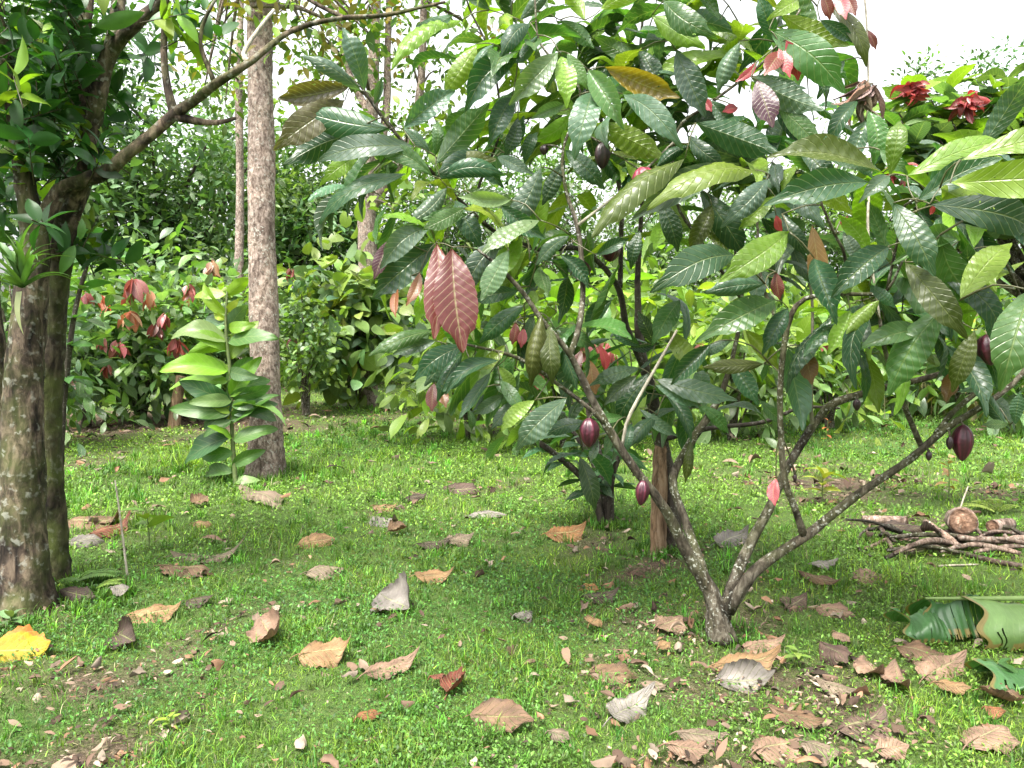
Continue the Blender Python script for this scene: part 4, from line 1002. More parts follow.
def red_bunch(mb, c, s, n=6, col=RD):
    D = nrm(np.stack([rng.normal(0, .35, n), rng.normal(0, .35, n), -np.ones(n)], 1))
    leaves(mb, np.asarray(c) + rng.normal(0, .02, (n, 3)), D, rdir(n) + [0, -.6, 0], s * rng.uniform(.7, 1.1, n), s * rng.uniform(.28, .4, n), vary(col, n, .08, .15), 'lance', 6, 2, fold=.35)


def shrub(label, px, d, top, rx, reds=(), pal=None, n=26, per=16, L=.29, name='cacao_shrub', cat='shrub', shape='cacao', wr=.4, group='leafy shrubs behind', sig=.33, lowest=.25, stems=4, bark='bark_cacao', mat='cacao', sx=0, red_part=True):
    bx = (px - 512) / F * d; by = d; bz = float(height(bx, by))
    root = thing(name, label, cat, (bx, by, bz), group)
    ztop = CAMZ + (330 - top) / F * d
    q = rdir(n) * rng.uniform(0, 1, (n, 1)) ** .45
    mid = (ztop + lowest) / 2
    cen = np.array([bx + sx, by, mid]) + q * np.array([rx, rx * .8, (ztop - lowest) / 2])
    t = MB(); base = np.array([bx, by, bz - .05])
    for c in cen[rng.permutation(n)[:max(stems * 3, 8)]]:
        k_ = base + (c - base) * .5 + np.array([-(c[0] - bx) * .2, 0, .15])
        tube(t, [base + rng.normal(0, .03, 3) * [1, 1, 0], k_, c], [.028, .018, .007], 6, .1, .12)
    t.obj('stems', MAT[bark], root)
    m = MB(); crown(m, cen, sig, int(per * 1.2), L, pal, shape=shape, wr=wr, nt_=8, droop=.5, flat=1.0)
    m.obj('foliage', MAT[mat], root)
    for (rx_, ry_, s, c_) in reds:
        r = MB(); red_bunch(r, at(rx_, ry_ - 6, d - rx * 1.05), s, 9, c_)
        r.obj('young_leaves', MAT['cacao_young'], root)
    return root


SG = [(.08, .17, .045), (.11, .19, .09), (.14, .24, .06), (.15, .24, .1)]; SB = [(.2, .31, .035), (.15, .26, .035), (.15, .24, .08), (.26, .36, .05)]  # SB: sunlight on the middle shrubs put into their greens
PKR = (.3, .08, .085)
shrub('cacao shrub with a large pink red leaf bunch, between the mossy trunk and the sapling', 140, 12.5, 262, 1.1, [(135, 285, .42, PKR), (130, 318, .3, (.5, .25, .15)), (155, 330, .25, RD), (119, 348, .26, PKR), (108, 372, .22, RD), (176, 345, .3, PKR), (165, 322, .22, PKR), (150, 300, .25, (.5, .25, .15)), (100, 345, .2, PKR), (190, 292, .22, PKR)], SG, n=60, per=20, L=.25)
shrub('cacao shrub with an orange red leaf bunch right beside the mossy trunk', 85, 12.0, 285, .75, [(101, 302, .3, (.42, .1, .05)), (85, 300, .25, PKR), (75, 385, .25, RD)], SG, n=36, per=18, L=.25)
shrub('light green cacao shrub behind the sapling', 205, 13.5, 262, .9, [(212, 268, .3, (.4, .22, .15)), (173, 362, .25, PKR), (186, 305, .22, (.5, .25, .12))], SB[2:] + SG, n=40, per=18, L=.25)
shrub('shrub of round pale green leaves right of the pale mottled trunk', 352, 14.5, 262, 1.0, [(292, 275, .25, RD), (294, 345, .3, PKR)], [LG, GG, (.14, .22, .06), (.2, .26, .05)], n=44, per=14, L=.32, name='round_leaved_shrub', shape='broad', wr=.75, mat='broad', sx=0)
shrub('twining leafy bush close against the right side of the pale mottled trunk', 305, 13.0, 275, .5, [], SB + SG, n=22, per=30, L=.12, name='climbing_bush', shape='broad', wr=.6, sig=.16, mat='broad')
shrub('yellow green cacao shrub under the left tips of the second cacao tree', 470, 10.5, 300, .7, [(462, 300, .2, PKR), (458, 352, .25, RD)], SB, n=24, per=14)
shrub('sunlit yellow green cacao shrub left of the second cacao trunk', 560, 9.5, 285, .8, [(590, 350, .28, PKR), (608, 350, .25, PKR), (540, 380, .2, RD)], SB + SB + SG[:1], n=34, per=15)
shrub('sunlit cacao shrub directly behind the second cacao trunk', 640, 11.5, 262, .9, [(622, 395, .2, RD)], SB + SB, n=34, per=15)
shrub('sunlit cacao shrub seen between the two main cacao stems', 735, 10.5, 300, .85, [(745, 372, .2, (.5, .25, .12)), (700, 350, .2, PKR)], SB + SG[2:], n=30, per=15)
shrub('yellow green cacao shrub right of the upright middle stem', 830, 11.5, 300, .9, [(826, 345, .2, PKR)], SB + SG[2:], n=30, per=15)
shrub('low green shrub beyond the leaning bare side stem', 900, 14.0, 342, .9, [], SG + SB[:1], n=24, per=15)
shrub('shrub with dry yellowed lower leaves behind the low right limb', 965, 13.0, 335, .8, [], SG + [(.3, .24, .12)], n=24, per=15)
shrub('green shrub beyond the brush pile at the right edge', 1040, 11.0, 300, 1.0, [], SG, n=28, per=16)
shrub('dark green sapling cluster at the far left edge behind the mossy trunk', 20, 9.5, 255, .9, [], FD + SG[:1], n=30, per=20, L=.2)

# neighbour cacao leaning in from the right
b3 = np.array([4.75, 6.0, float(height(4.75, 6.0))])
nb = thing('cacao_tree', 'cacao tree with red flushes of new leaves against the white sky', 'tree', b3)
m = MB()
ends = [at(885, 118, 5.6), at(912, 95, 5.7), at(968, 112, 5.5), at(1000, 80, 5.4), at(940, 140, 5.3), at(1010, 120, 5.0), at(1060, 60, 5.2), at(985, 150, 5.0), at(915, 150, 5.2), at(1090, 120, 5.3), at(1015, 160, 5.4), at(875, 135, 5.5), at(955, 165, 5.6), at(900, 120, 5.4), at(930, 110, 5.6), at(985, 130, 5.5), at(1020, 100, 5.2), at(925, 165, 5.3), at(1000, 165, 5.2), at(870, 165, 5.5), at(1040, 140, 5.2), at(930, 98, 5.6), at(990, 95, 5.4), at(895, 108, 5.6), at(1040, 75, 5.2), at(950, 118, 5.3)]
fork = b3 + [-.5, -.1, 1.5]
tube(m, [b3 - [0, 0, .06], b3 + [-.05, 0, .8], fork], [.09, .075, .06], 10, .1, .12, flare=.3)
for e in ends:
    tube(m, [fork, fork + (e - fork) * .5 + [0, 0, -.08], e], [.028, .018, .005], 7, .1, .12)
m.obj('trunk', MAT['bark_cacao'], nb)
m = MB(); pool = []
for e in ends:
    for s in (.7, .82, .92, 1.0):
        c = fork + (e - fork) * s
        nl = 6
        a = rng.uniform(0, 6.3) + np.arange(nl) * 2.4
        D = nrm(np.stack([np.cos(a), np.sin(a), rng.normal(-.1, .35, nl)], 1))
        L = rng.uniform(.2, .36, nl)
        leaves(m, c + rng.normal(0, .06, (nl, 3)), D, np.array([0, 0, 1.0]) + rng.normal(0, .3, (nl, 3)), L, L * rng.uniform(.36, .46, nl),
               vary(np.array([MG, YG, GG, LG, YG])[rng.integers(0, 5)], nl, .06, .18), 'cacao', 26, 4, arch=rng.uniform(.03, .14, nl), fold=rng.uniform(.1, .3, nl), corr=.018, wave=.02)
m.obj('foliage', MAT['cacao'], nb)
for (x_, y_, d_, s_) in [(911, 82, 5.35, .15), (969, 96, 5.15, .16), (900, 165, 5.0, .12)]:
    r = MB(); n = 34
    c = at(x_, y_ + 4, d_)
    D = nrm(rdir(n) * [1, 1, .7] + [0, 0, -.7])
    leaves(r, c + rng.normal(0, .015, (n, 3)), D, rdir(n), s_ * rng.uniform(.55, 1.05, n), s_ * .3, vary((.28, .04, .05), n, .1, .25), 'lance', 8, 2, arch=rng.uniform(0, .3, n), fold=.5)
    r.obj('red_flush', MAT['cacao_young'], nb)

# ------------------------------------------------------------------ mossy tree at the left
bl = gp(22, 607); DL = depth_of(bl)
lt = thing('mossy_tree', 'old mossy tree with a thick twin trunk and a long limb reaching right', 'tree', bl)


def wood(root, pts, name='limb', mat='bark_moss', **kw):
    m = MB(); P = px_tube(m, pts, **kw); m.obj(name, MAT[mat], root); return P


LP = []
wood(lt, [(20, 628, DL, 34), (21, 600, DL, 28), (22, 540, DL, 22), (23, 450, DL, 18), (24, 370, DL, 18), (30, 310, DL, 15), (34, 260, DL, 14), (34, 225, DL, 12)], 'trunk', sides=22, step=.035, lump=.09, flare=.3)
wood(lt, [(52, 590, DL + .42, 15), (52, 520, DL + .4, 12), (50, 450, DL + .36, 11), (51, 370, DL + .3, 11), (57, 300, DL + .25, 10.5), (64, 250, DL + .2, 10), (66, 215, DL + .15, 9)], 'trunk', 'bark_mossdark', sides=18, step=.04, lump=.14, flare=.25)
wood(lt, [(-8, 620, DL + .3, 22), (-4, 540, DL + .3, 18), (-3, 440, DL + .3, 16), (-12, 330, DL + .3, 15), (-30, 200, DL + .3, 14), (-60, 40, DL + .2, 12)], 'trunk', sides=14, step=.05, lump=.12)  # third trunk added to fill the dark shadow at the left edge
LP.append(wood(lt, [(34, 240, DL, 12), (27, 195, DL - .02, 9.5), (20, 150, DL - .05, 8.5), (10, 80, DL - .1, 8.5), (-4, 20, DL - .15, 7), (-20, -60, DL - .2, 5)], sides=14, step=.04, lump=.1))
LP.append(wood(lt, [(34, 238, DL, 11), (48, 212, DL, 9), (62, 190, DL, 7.5), (85, 180, DL - .02, 7), (108, 170, DL - .05, 6.5), (132, 150, DL - .08, 6), (155, 132, DL - .1, 6), (175, 114, DL - .12, 6), (198, 98, DL - .16, 4.6),
                        (215, 84, DL - .2, 4.2), (250, 62, DL - .26, 3.4), (290, 32, DL - .3, 2.8), (335, 19, DL - .35, 2.4), (385, 15, DL - .4, 2), (445, 2, DL - .5, 1.3)], sides=12, step=.035, lump=.15))
LP.append(wood(lt, [(60, 260, DL + .2, 10), (68, 220, DL + .16, 10), (82, 185, DL + .12, 9), (90, 140, DL + .1, 8), (97, 103, DL + .08, 8), (108, 56, DL + .05, 7.5), (135, 24, DL, 7), (158, 4, DL, 6), (190, -40, DL, 4.5)], sides=12, step=.04, lump=.12))
LP.append(wood(lt, [(90, 150, DL + .1, 7), (85, 100, DL + .15, 7), (82, 40, DL + .2, 8), (86, 0, DL + .25, 7.5), (88, -60, DL + .3, 6)], sides=10, step=.05, lump=.1))
LP.append(wood(lt, [(108, 56, DL + .05, 6), (116, 20, DL + .2, 7), (122, -30, DL + .3, 6)], sides=10, step=.05))
LP.append(wood(lt, [(175, 116, DL - .12, 5), (168, 90, DL - .1, 4), (164, 55, DL - .08, 3.6), (166, 5, DL - .05, 3), (170, -30, DL, 2.5)], sides=8))
LP.append(wood(lt, [(176, 116, DL - .12, 5), (195, 121, DL - .1, 3.6), (217, 123, DL - .08, 2.6), (236, 118, DL - .05, 1.6)], sides=8))
LP.append(wood(lt, [(250, 62, DL - .26, 3), (243, 54, DL - .2, 2.4), (258, 30, DL - .1, 2), (274, 10, DL, 1.6)], mat='bark_grey', sides=7))
LP.append(wood(lt, [(215, 84, DL - .2, 2.6), (200, 40, DL - .2, 2), (212, 5, DL - .2, 1.6), (230, -20, DL - .2, 1.2)], sides=7))
LP.append(wood(lt, [(345, 18, DL - .35, 2.2), (318, 5, DL - .3, 2), (290, -12, DL - .3, 1.4)], sides=7))
m = stm = MB()
regs = [(12, 60, 40, 80, 48, DL + .05, .3), (66, 66, 30, 60, 28, DL + .25, .3), (66, 150, 34, 22, 8, DL + .2, .25), (20, 200, 40, 40, 14, DL + .5, .25), (50, -30, 70, 30, 18, DL, .4), (195, 20, 25, 22, 6, DL - .1, .15), (120, 40, 30, 30, 4, DL + .1, .2),
        (5, 130, 25, 50, 20, DL + .2, .2), (85, 235, 14, 25, 5, DL + .3, .1), (100, 110, 22, 30, 5, DL + .3, .2)]
for cx, cy, rx, ry, n, dd, sd_ in regs:
    for _ in range(n):
        c = at(cx + rng.normal(0, .6) * rx, cy + rng.normal(0, .6) * ry, dd + rng.normal(0, sd_))
        nl = int(rng.integers(6, 10))
        ax = nrm(rng.normal(0, .5, 3) + [0, -.1, .5])
        a = rng.uniform(0, 6.3) + np.arange(nl) * 2.4
        e1 = nrm(np.cross(ax, [1, .2, 0])); e2 = np.cross(ax, e1)
        D = nrm(ax * .35 + e1 * np.cos(a)[:, None] + e2 * np.sin(a)[:, None])
        st_ = c - ax * np.linspace(0, .16, nl)[:, None]
        L = rng.uniform(.1, .2, nl)
        young = rng.uniform() < .1
        leaves(m, st_, D, np.array([0, -.2, 1.0]) + rng.normal(0, .4, (nl, 3)), L, L * rng.uniform(.36, .48, nl), vary(YG if young else (.03, .095, .022), nl, .06, .25), 'lance', 8, 4, arch=.08, fold=.25, wave=.02)
        tube(stm, [c - ax * .24, c - ax * .1, c], [.004, .003, .002], 5, .08, .05, col=(.07, .06, .03))
for (bx, by, tx, ty, wp, d_) in [(95, 27, 145, 12, 16, DL - .2), (80, 240, 82, 218, 14, DL - .1), (75, 245, 60, 275, 12, DL), (0, 242, 14, 262, 18, DL - .4)]:
    B_, D_, N_, L_, w_, c_ = pixel_leaf(bx, by, tx, ty, wp, d_, (.07, .17, .03), 0)
    leaves(m, B_, D_, N_, L_, w_, np.array(c_), 'lance', 14, 4, fold=.2)
m.obj('foliage', MAT['small'], lt)
# bromeliad perched on it
bc = at(22, 288, DL - .34)
br = MB(); n = 26
a = np.arange(n) * 2.4; el = np.linspace(1.2, .0, n)
D = np.stack([np.cos(a) * np.cos(el), np.sin(a) * np.cos(el) * .8 - .15, np.sin(el)], 1)
L = rng.uniform(.24, .36, n)
leaves(br, np.tile(bc, (n, 1)), D, np.array([0, 0, 1.0]) - D * .5, L, .042, vary((.085, .165, .045), n, .05, .2), 'blade', 12, 2, arch=rng.uniform(.1, .25, n), fold=.6)
leaves(br, bc + [.02, -.05, -.02], np.array([[.08, -.05, -1.0]]), np.array([[0, -1.0, 0]]), .21, .04, np.array([.34, .36, .2]), 'blade', 12, 2, arch=.05, fold=.4)
tag(br.obj('bromeliad', MAT['small'], origin=bc), 'strap leaved bromeliad perched on the mossy trunk at the left edge', 'plant')

# ------------------------------------------------------------------ pale mottled trunk and the slender trees
bp = gp(267, 474); DP = depth_of(bp)
pt = thing('pale_trunked_tree', 'straight tree with a tall pale mottled trunk standing behind the sapling', 'tree', bp)
wood(pt, [(267, 488, DP, 21), (267, 470, DP, 17), (266, 430, DP, 15.6), (265, 350, DP, 14.2), (262, 250, DP, 13.4), (261, 120, DP, 12.6), (259, 0, DP, 11.8), (257, -150, DP, 11), (256, -300, DP, 9), (255, -420, DP, 5)], 'trunk', 'bark_pale', sides=26, step=.06, lump=.07, flare=.4)
ctr = np.array([bp[0], bp[1], 7.4])
q = rdir(46) * rng.uniform(0, 1, (46, 1)) ** .5
cen = ctr + q * np.array([2.6, 2.4, 2.2])
low = [at(300, 20, DP), at(315, 45, DP + .4), at(280, 10, DP - .3), at(235, 15, DP + .2), at(345, 30, DP + .5), at(222, 40, DP + .4), at(205, 85, DP + .6), at(225, 105, DP + .8), at(375, 40, DP + .8)]
cen = np.vstack([cen, np.array(low)])
m = MB()
for c in cen[::2]:
    s = np.array([bp[0] - .05, bp[1], rng.uniform(4.6, 7)])
    tube(m, [s, (s + c) / 2 + [0, 0, .1], c], [.035, .022, .008], 6, .2, .1)
for c in low:
    s = np.array([bp[0] - .06, bp[1], 5.2]); tube(m, [s, (s + c) / 2 + [0, 0, .3], c], [.03, .02, .006], 6, .15, .12)
m.obj('branches', MAT['bark_pale'], pt)
m = MB(); crown(m, cen, .3, 46, .13, FL + FM[:1] + [(.24, .2, .06)], wr=.45, nt_=4)
m.obj('crown', MAT['small'], pt)

GS = 'slender background trees'


def slender(label, stems, d, cen, pal, per, L, bark='bark_pale'):
    bx = (stems[0][0][0] - 512) / F * d
    root = thing('slender_tree', label, 'tree', (bx, d, float(height(bx, d))), GS)
    for st in stems:
        m = MB(); px_tube(m, [(a, b, d + e, r) for a, b, e, r in st], sides=9, step=.15, lump=.08); m.obj('trunk', MAT[bark], root)
    m = MB(); cc = np.array([at(a, b, d + e) for a, b, e in cen])
    P0 = np.array([at(a, b, d + e) for st in stems for a, b, e, r in st[1:]])
    for c in cc[::2]:
        q = P0[((P0 - c) ** 2).sum(1).argmin()]
        tube(m, [q, (q + c) / 2 + [0, 0, .1], c], [.03, .02, .008], 5, .2, .1, col=(.12, .095, .075))
    crown(m, cc, .32, per, L, pal, wr=.5, nt_=3); m.obj('crown', MAT['small'], root)


d_ = 15.0; gy_ = 330 + 1155 / d_
rl = lambda n, cx, cy, rx, ry, e=1.0: [(cx + rng.normal(0, .6) * rx, cy + rng.normal(0, .6) * ry, rng.normal(0, e)) for _ in range(n)]
slender('slender tree with a pale trunk and several thin stems, left of the big cacao crown',
        [[(368, gy_, 0, 10), (368, 300, 0, 9.5), (367, 200, 0, 9), (372, 100, 0, 6), (376, 0, 0, 5), (378, -120, 0, 3.5)], [(368, 200, 0, 6), (385, 120, .2, 4), (388, 40, .3, 3.5), (392, -80, .4, 3)],
         [(367, 215, 0, 6), (405, 150, -.2, 4.5), (420, 90, -.2, 4), (424, 0, -.3, 3.5), (428, -100, -.3, 3)], [(372, 120, 0, 4), (345, 60, .3, 3.4), (338, -20, .4, 3)]],
        d_, rl(34, 350, 30, 70, 55) + rl(16, 440, 80, 50, 60) + rl(12, 400, 180, 40, 50) + rl(20, 380, -60, 90, 50), FL + FL + [(.28, .22, .07)], 34, .17)
d_ = 17.0; gy_ = 330 + 1155 / d_
slender('thin pale tree just left of the mottled trunk', [[(239, gy_, 0, 5), (239, 280, 0, 4.4), (240, 180, 0, 4), (239, 80, 0, 3.6), (241, 0, 0, 3), (243, -100, 0, 2)]], d_, rl(10, 225, 60, 35, 50) + rl(10, 240, -40, 60, 40), FL + FM, 30, .18)

# ------------------------------------------------------------------ sapling with broad leaves in front of the pale trunk
bs = gp(234, 486); DS = depth_of(bs)
sp_ = thing('sapling', 'broad leaved bright green sapling standing in front of the pale mottled trunk', 'sapling', bs)
wood(sp_, [(236, 488, DS, 2.4), (232, 430, DS + .03, 2.1), (231, 380, DS, 1.8), (226, 330, DS - .03, 1.5), (227, 290, DS, 1)], 'stem', 'green_stem', sides=7)
SL = [(226, 295, 194, 300, 13, 'Y'), (226, 298, 252, 296, 12, 'Y'), (226, 325, 198, 330, 14, 'G'), (227, 328, 250, 318, 14, 'G'), (226, 338, 188, 346, 18, 'Y2'), (228, 345, 271, 341, 16, 'M'), (228, 350, 172, 352, 14, 'L'), (228, 365, 168, 374, 18, 'Y2'),
      (229, 368, 256, 380, 22, 'G'), (229, 390, 167, 402, 22, 'Y2'), (230, 392, 270, 400, 18, 'M'), (230, 386, 254, 366, 16, 'M'), (230, 405, 188, 410, 14, 'D'), (231, 420, 183, 428, 14, 'M'), (232, 440, 184, 462, 18, 'D'), (233, 432, 272, 436, 18, 'M'),
      (233, 452, 198, 458, 12, 'M'), (231, 412, 225, 430, 13, 'B3'), (226, 315, 212, 303, 14, 'B3'), (226, 318, 242, 306, 14, 'B3'), (229, 372, 206, 384, 16, 'Y2'), (227, 320, 204, 292, 14, 'Y'), (228, 330, 262, 312, 15, 'Y2'), (228, 356, 258, 330, 16, 'Y'), (228, 352, 190, 330, 16, 'Y2'), (229, 376, 196, 352, 18, 'Y'), (230, 400, 262, 380, 16, 'Y2'), (231, 410, 200, 388, 16, 'Y'), (232, 436, 205, 418, 14, 'Y2'), (233, 440, 262, 420, 14, 'Y'), (231, 424, 250, 412, 16, 'M'), (229, 360, 240, 385, 16, 'L')]
KEY['B3'] = (.26, .34, .05)
for q in range(16):
    by = rng.uniform(385, 480); a = rng.choice([-1, 1]); SL.append((232, by, 232 + a * rng.uniform(22, 48), by + rng.uniform(-26, 14), rng.uniform(9, 15), 'MMGDL'[q % 5]))
for bx, by, tx, ty, wp, c in SL:
    by += rng.uniform(-9, 9); tx = 230 + (tx - 230) * rng.uniform(.85, 1.25); ty += rng.uniform(-22, 14)
    B_, D_, N_, L_, w_, c_ = pixel_leaf(bx, by, tx, ty, wp, DS, vary(KEY[c], 1, .05, .1)[0], rng.uniform(-.25, .25))
    m = MB(); leaves(m, B_, D_, N_ + rng.normal(0, .4, 3) + np.array([0, 0, .35]), L_ * rng.uniform(.8, 1.1), max(w_, .36 * L_), np.array(c_) * [1.2, 1.2, .9], 'broad', 18, 6, arch=rng.uniform(.05, .2), fold=rng.uniform(.05, .4), corr=.012, nv=8, slope=.22, wave=.05)
    m.obj('leaf', MAT['broad'], sp_)

# dark stemmed plant beside the mossy trunk
bq = np.array([(64 - 512) / F * 7.5, 7.5, 0]); bq[2] = float(height(bq[0], bq[1]))
dp = thing('young_plant', 'tall young plant with a thin dark stem right beside the mossy trunk', 'plant', bq)
wood(dp, [(60, 480, 7.5, 3), (64, 400, 7.4, 3), (72, 330, 7.3, 2.6), (80, 290, 7.3, 2.2), (96, 235, 7.2, 1.5)], 'stem', 'bark_dark', sides=7)
m = MB()
for (x_, y_) in [(96, 235), (88, 262), (80, 290), (75, 318), (70, 345), (66, 378), (85, 240), (100, 255), (110, 262)]:
    nl = 5; c = at(x_, y_, 7.3); a = rng.uniform(0, 6.3) + np.arange(nl) * 2.4
    D = nrm(np.stack([np.cos(a), np.sin(a), rng.normal(0, .3, nl)], 1)); L = rng.uniform(.18, .32, nl)
    leaves(m, np.tile(c, (nl, 1)), D, np.array([0, 0, 1.0]) + rng.normal(0, .25, (nl, 3)), L, L * .42, vary(MG if y_ > 250 else DG, nl, .08, .25), 'lance', 10, 4, fold=.2, arch=.1)
m.obj('foliage', MAT['small'], dp)

# small dark shrub left of the second trunk
bk = gp(606, 524); DK = depth_of(bk)
ks = thing('dark_shrub', 'small shrub of narrow dark leaves on thin stems, left of the split wooden stake', 'shrub', bk)
E = []
for st in [[(608, 528, DK, 5), (604, 490, DK, 4), (598, 450, DK, 3.4), (588, 410, DK, 2.4), (592, 370, DK, 1.6)], [(605, 528, DK, 4.5), (588, 485, DK - .1, 4), (560, 458, DK - .2, 3.4), (535, 440, DK - .3, 3)], [(610, 526, DK, 4), (612, 480, DK - .1, 3), (625, 440, DK - .1, 2.4), (632, 410, DK - .1, 1.6)],
           [(606, 526, DK, 3.4), (596, 470, DK + .15, 3), (572, 430, DK + .2, 2.4), (556, 405, DK + .2, 1.6)]]:
    E.append(wood(ks, st, 'stem', 'bark_dark', sides=8))
m = MB()
for P in E:
    for c in P[len(P) // 3::2]:
        nl = 3; a = rng.uniform(0, 6.3, nl)
        D = nrm(np.stack([np.cos(a), np.sin(a) * .6, rng.normal(-.15, .25, nl)], 1)); L = rng.uniform(.14, .3, nl)
        leaves(m, np.tile(c, (nl, 1)), D, np.array([0, 0, 1.0]) + rng.normal(0, .3, (nl, 3)), L, L * .3, vary(DG, nl, .08, .25), 'cacao', 26, 4, fold=.2, arch=.08, corr=.015)
m.obj('foliage', MAT['cacao'], ks)

# ------------------------------------------------------------------ brush pile
GB = 'sticks of the brush pile'


def stick(label, pts, mat='wood', name='stick', cat='stick', group=GB, sides=7, lump=.12):
    """pts: px, py of the ground contact, height above the ground, radius in metres"""
    P = []
    for x_, y_, h_, r_ in pts:
        p = gp(x_, y_); p[2] += h_ + r_; P.append(p)
    m = MB(); tube(m, P, [q[3] for q in pts], sides, .05, lump * 1.6, wob=.12, col=np.array([.85, .84, .82]) * rng.uniform(.35, 1.1))
    return tag(m.obj(name, MAT[mat], origin=P[0]), label, cat, group)


def log(label, px, py, ax, L, r, h=0.0):
    p = gp(px, py); p[2] += r + h
    ax = nrm(ax); e1 = nrm(np.cross(ax, [0, 0, 1.0])); e2 = np.cross(ax, e1)
    root = thing('log', label, 'log', p - [0, 0, r], 'sawn logs in the brush pile')
    m = MB(); tube(m, [p, p + ax * L * .5, p + ax * L], [r, r * 1.03, r * .98], 18, .04, .06)
    m.obj('bark', MAT['wood'], root)
    th = np.linspace(0, 2 * PI, 28, endpoint=False)
    rr = r * .93 * (1 + .03 * np.sin(3 * th + 1))
    ks = np.linspace(1, .04, 9); VV, CC = [p + ax * .01 + e1 * (np.cos(th) * rr)[:, None] + e2 * (np.sin(th) * rr)[:, None]], [np.full((28, 3), .3)]
    for kk in ks:
        VV.append(p - ax * (.006 + .006 * rng.uniform()) + e1 * (np.cos(th) * rr * kk)[:, None] + e2 * (np.sin(th) * rr * kk)[:, None])
        CC.append(np.tile((np.array([.55, .5, .45]) + (1 - kk) * np.array([1.3, 1.2, 1.1])) * rng.uniform(.75, 1.1), (28, 1)) * np.exp(rng.normal(0, .2, (28, 1))))
    j = np.arange(28); j2 = (j + 1) % 28
    m = MB().add(np.vstack(VV), [np.stack([q * 28 + j, q * 28 + j2, (q + 1) * 28 + j2, (q + 1) * 28 + j], -1) for q in range(9)] + [np.array([9 * 28 + np.arange(28)])], np.vstack(CC))
    m.obj('cut_face', MAT['cut_wood'], root)


log('thick log with its round cut face towards the lawn, in the brush pile', 962, 549, (.42, .85, -.2), .4, .092, .1)
log('short grey log lying at the left back of the brush pile', 905, 530, (-1, .15, 0), .3, .036, .03)
log('second thick log stub behind the round cut face', 992, 541, (.8, .6, -.1), .3, .046, .06)
stick('lowest stick on the right of the brush pile, nearest the banana leaf', [(966, 560, .02, .018), (995, 566, .01, .018), (1034, 572, 0, .02), (1080, 580, 0, .018)])
stick('thick bent stick on the right of the brush pile leading out of the photo', [(958, 551, .07, .022), (1000, 553, .06, .026), (1030, 552, .06, .026), (1075, 556, .02, .02)])
stick('long straight stick sloping down in front of the round cut face', [(924, 541, .12, .02), (942, 549, .09, .021), (959, 555, .03, .021)])
stick('pale straight stick slanting up in the front of the brush pile', [(905, 557, 0, .016), (922, 553, .03, .017), (938, 550, .06, .016)])
stick('thin stick lying along the right front of the brush pile', [(940, 558, .03, .014), (975, 556, .06, .016), (1020, 559, .02, .015)])
stick('long thin dark stick poking out at the top left of the brush pile', [(845, 537, .12, .008), (872, 540, .12, .01), (902, 545, .08, .011)], 'bark_dark')
stick('short pale stick crossing the left end of the brush pile', [(880, 540, .08, .016), (893, 553, 0, .015)])
stick('pale stick pointing to the lower left at the left end of the brush pile', [(864, 551, 0, .014), (890, 546, .04, .015)])
stick('black curved vine hooping out of the left end of the brush pile', [(868, 540, .08, .008), (858, 546, .05, .008), (860, 553, .01, .008), (877, 560, 0, .006)], 'bark_dark')
stick('thin straight twig on the grass in front of the brush pile', [(938, 567, 0, .006), (978, 566, .005, .005)], 'bark_grey')
stick('thin grey twig standing up behind the round cut face', [(953, 540, .1, .007), (966, 536, .36, .005)], 'bark_grey')
for k_, lab in enumerate(['mid brown stick heaped in the middle of the brush pile'] * 22):
    x_, y_ = rng.uniform(878, 1030), rng.uniform(538, 558)
    dx, dy = rng.normal(24, 16), rng.normal(2, 4)
    stick(lab, [(x_ - dx, y_ - dy, rng.uniform(.0, .1), .012), (x_, y_, rng.uniform(.02, .1), rng.uniform(.009, .02)), (x_ + dx, y_ + dy, rng.uniform(0, .06), .011)], mat=['wood', 'bark_cacao', 'wood', 'bark_dark'][k_ % 4], group='mixed sticks in the middle of the brush pile')
for k_ in range(9):
    x_, y_ = rng.uniform(868, 1020), rng.uniform(540, 556)
    p = gp(x_, y_); p[2] += rng.uniform(.06, .12); az = rng.uniform(0, 6.3)
    m = MB(); L = rng.uniform(.12, .24)
    dry_blade(m, p, np.array([math.cos(az), math.sin(az), rng.normal(0, .3)]), np.array([rng.normal(0, .4), -.4, 1.0]), L, L * .45, np.array(DC['dark' if k_ % 3 else 'plum']), rng.uniform(-.8, .8))
    tag(m.obj('husk', MAT['dry'], origin=p), 'dark dried husk lying among the sticks of the brush pile', 'husk', 'dark husks on the brush pile')
# upright pale stick by the left trunk
m = MB(); p = gp(128, 578); P = [p - [0, 0, .03], at(125, 555, depth_of(p)), at(120, 515, depth_of(p)), at(115, 480, depth_of(p))]
tube(m, P, [.007, .007, .006, .005], 7, .05, .1)
tag(m.obj('upright_stick', MAT['bark_grey'], origin=p), 'thin pale stick stuck upright in the grass right of the mossy trunk', 'stick')

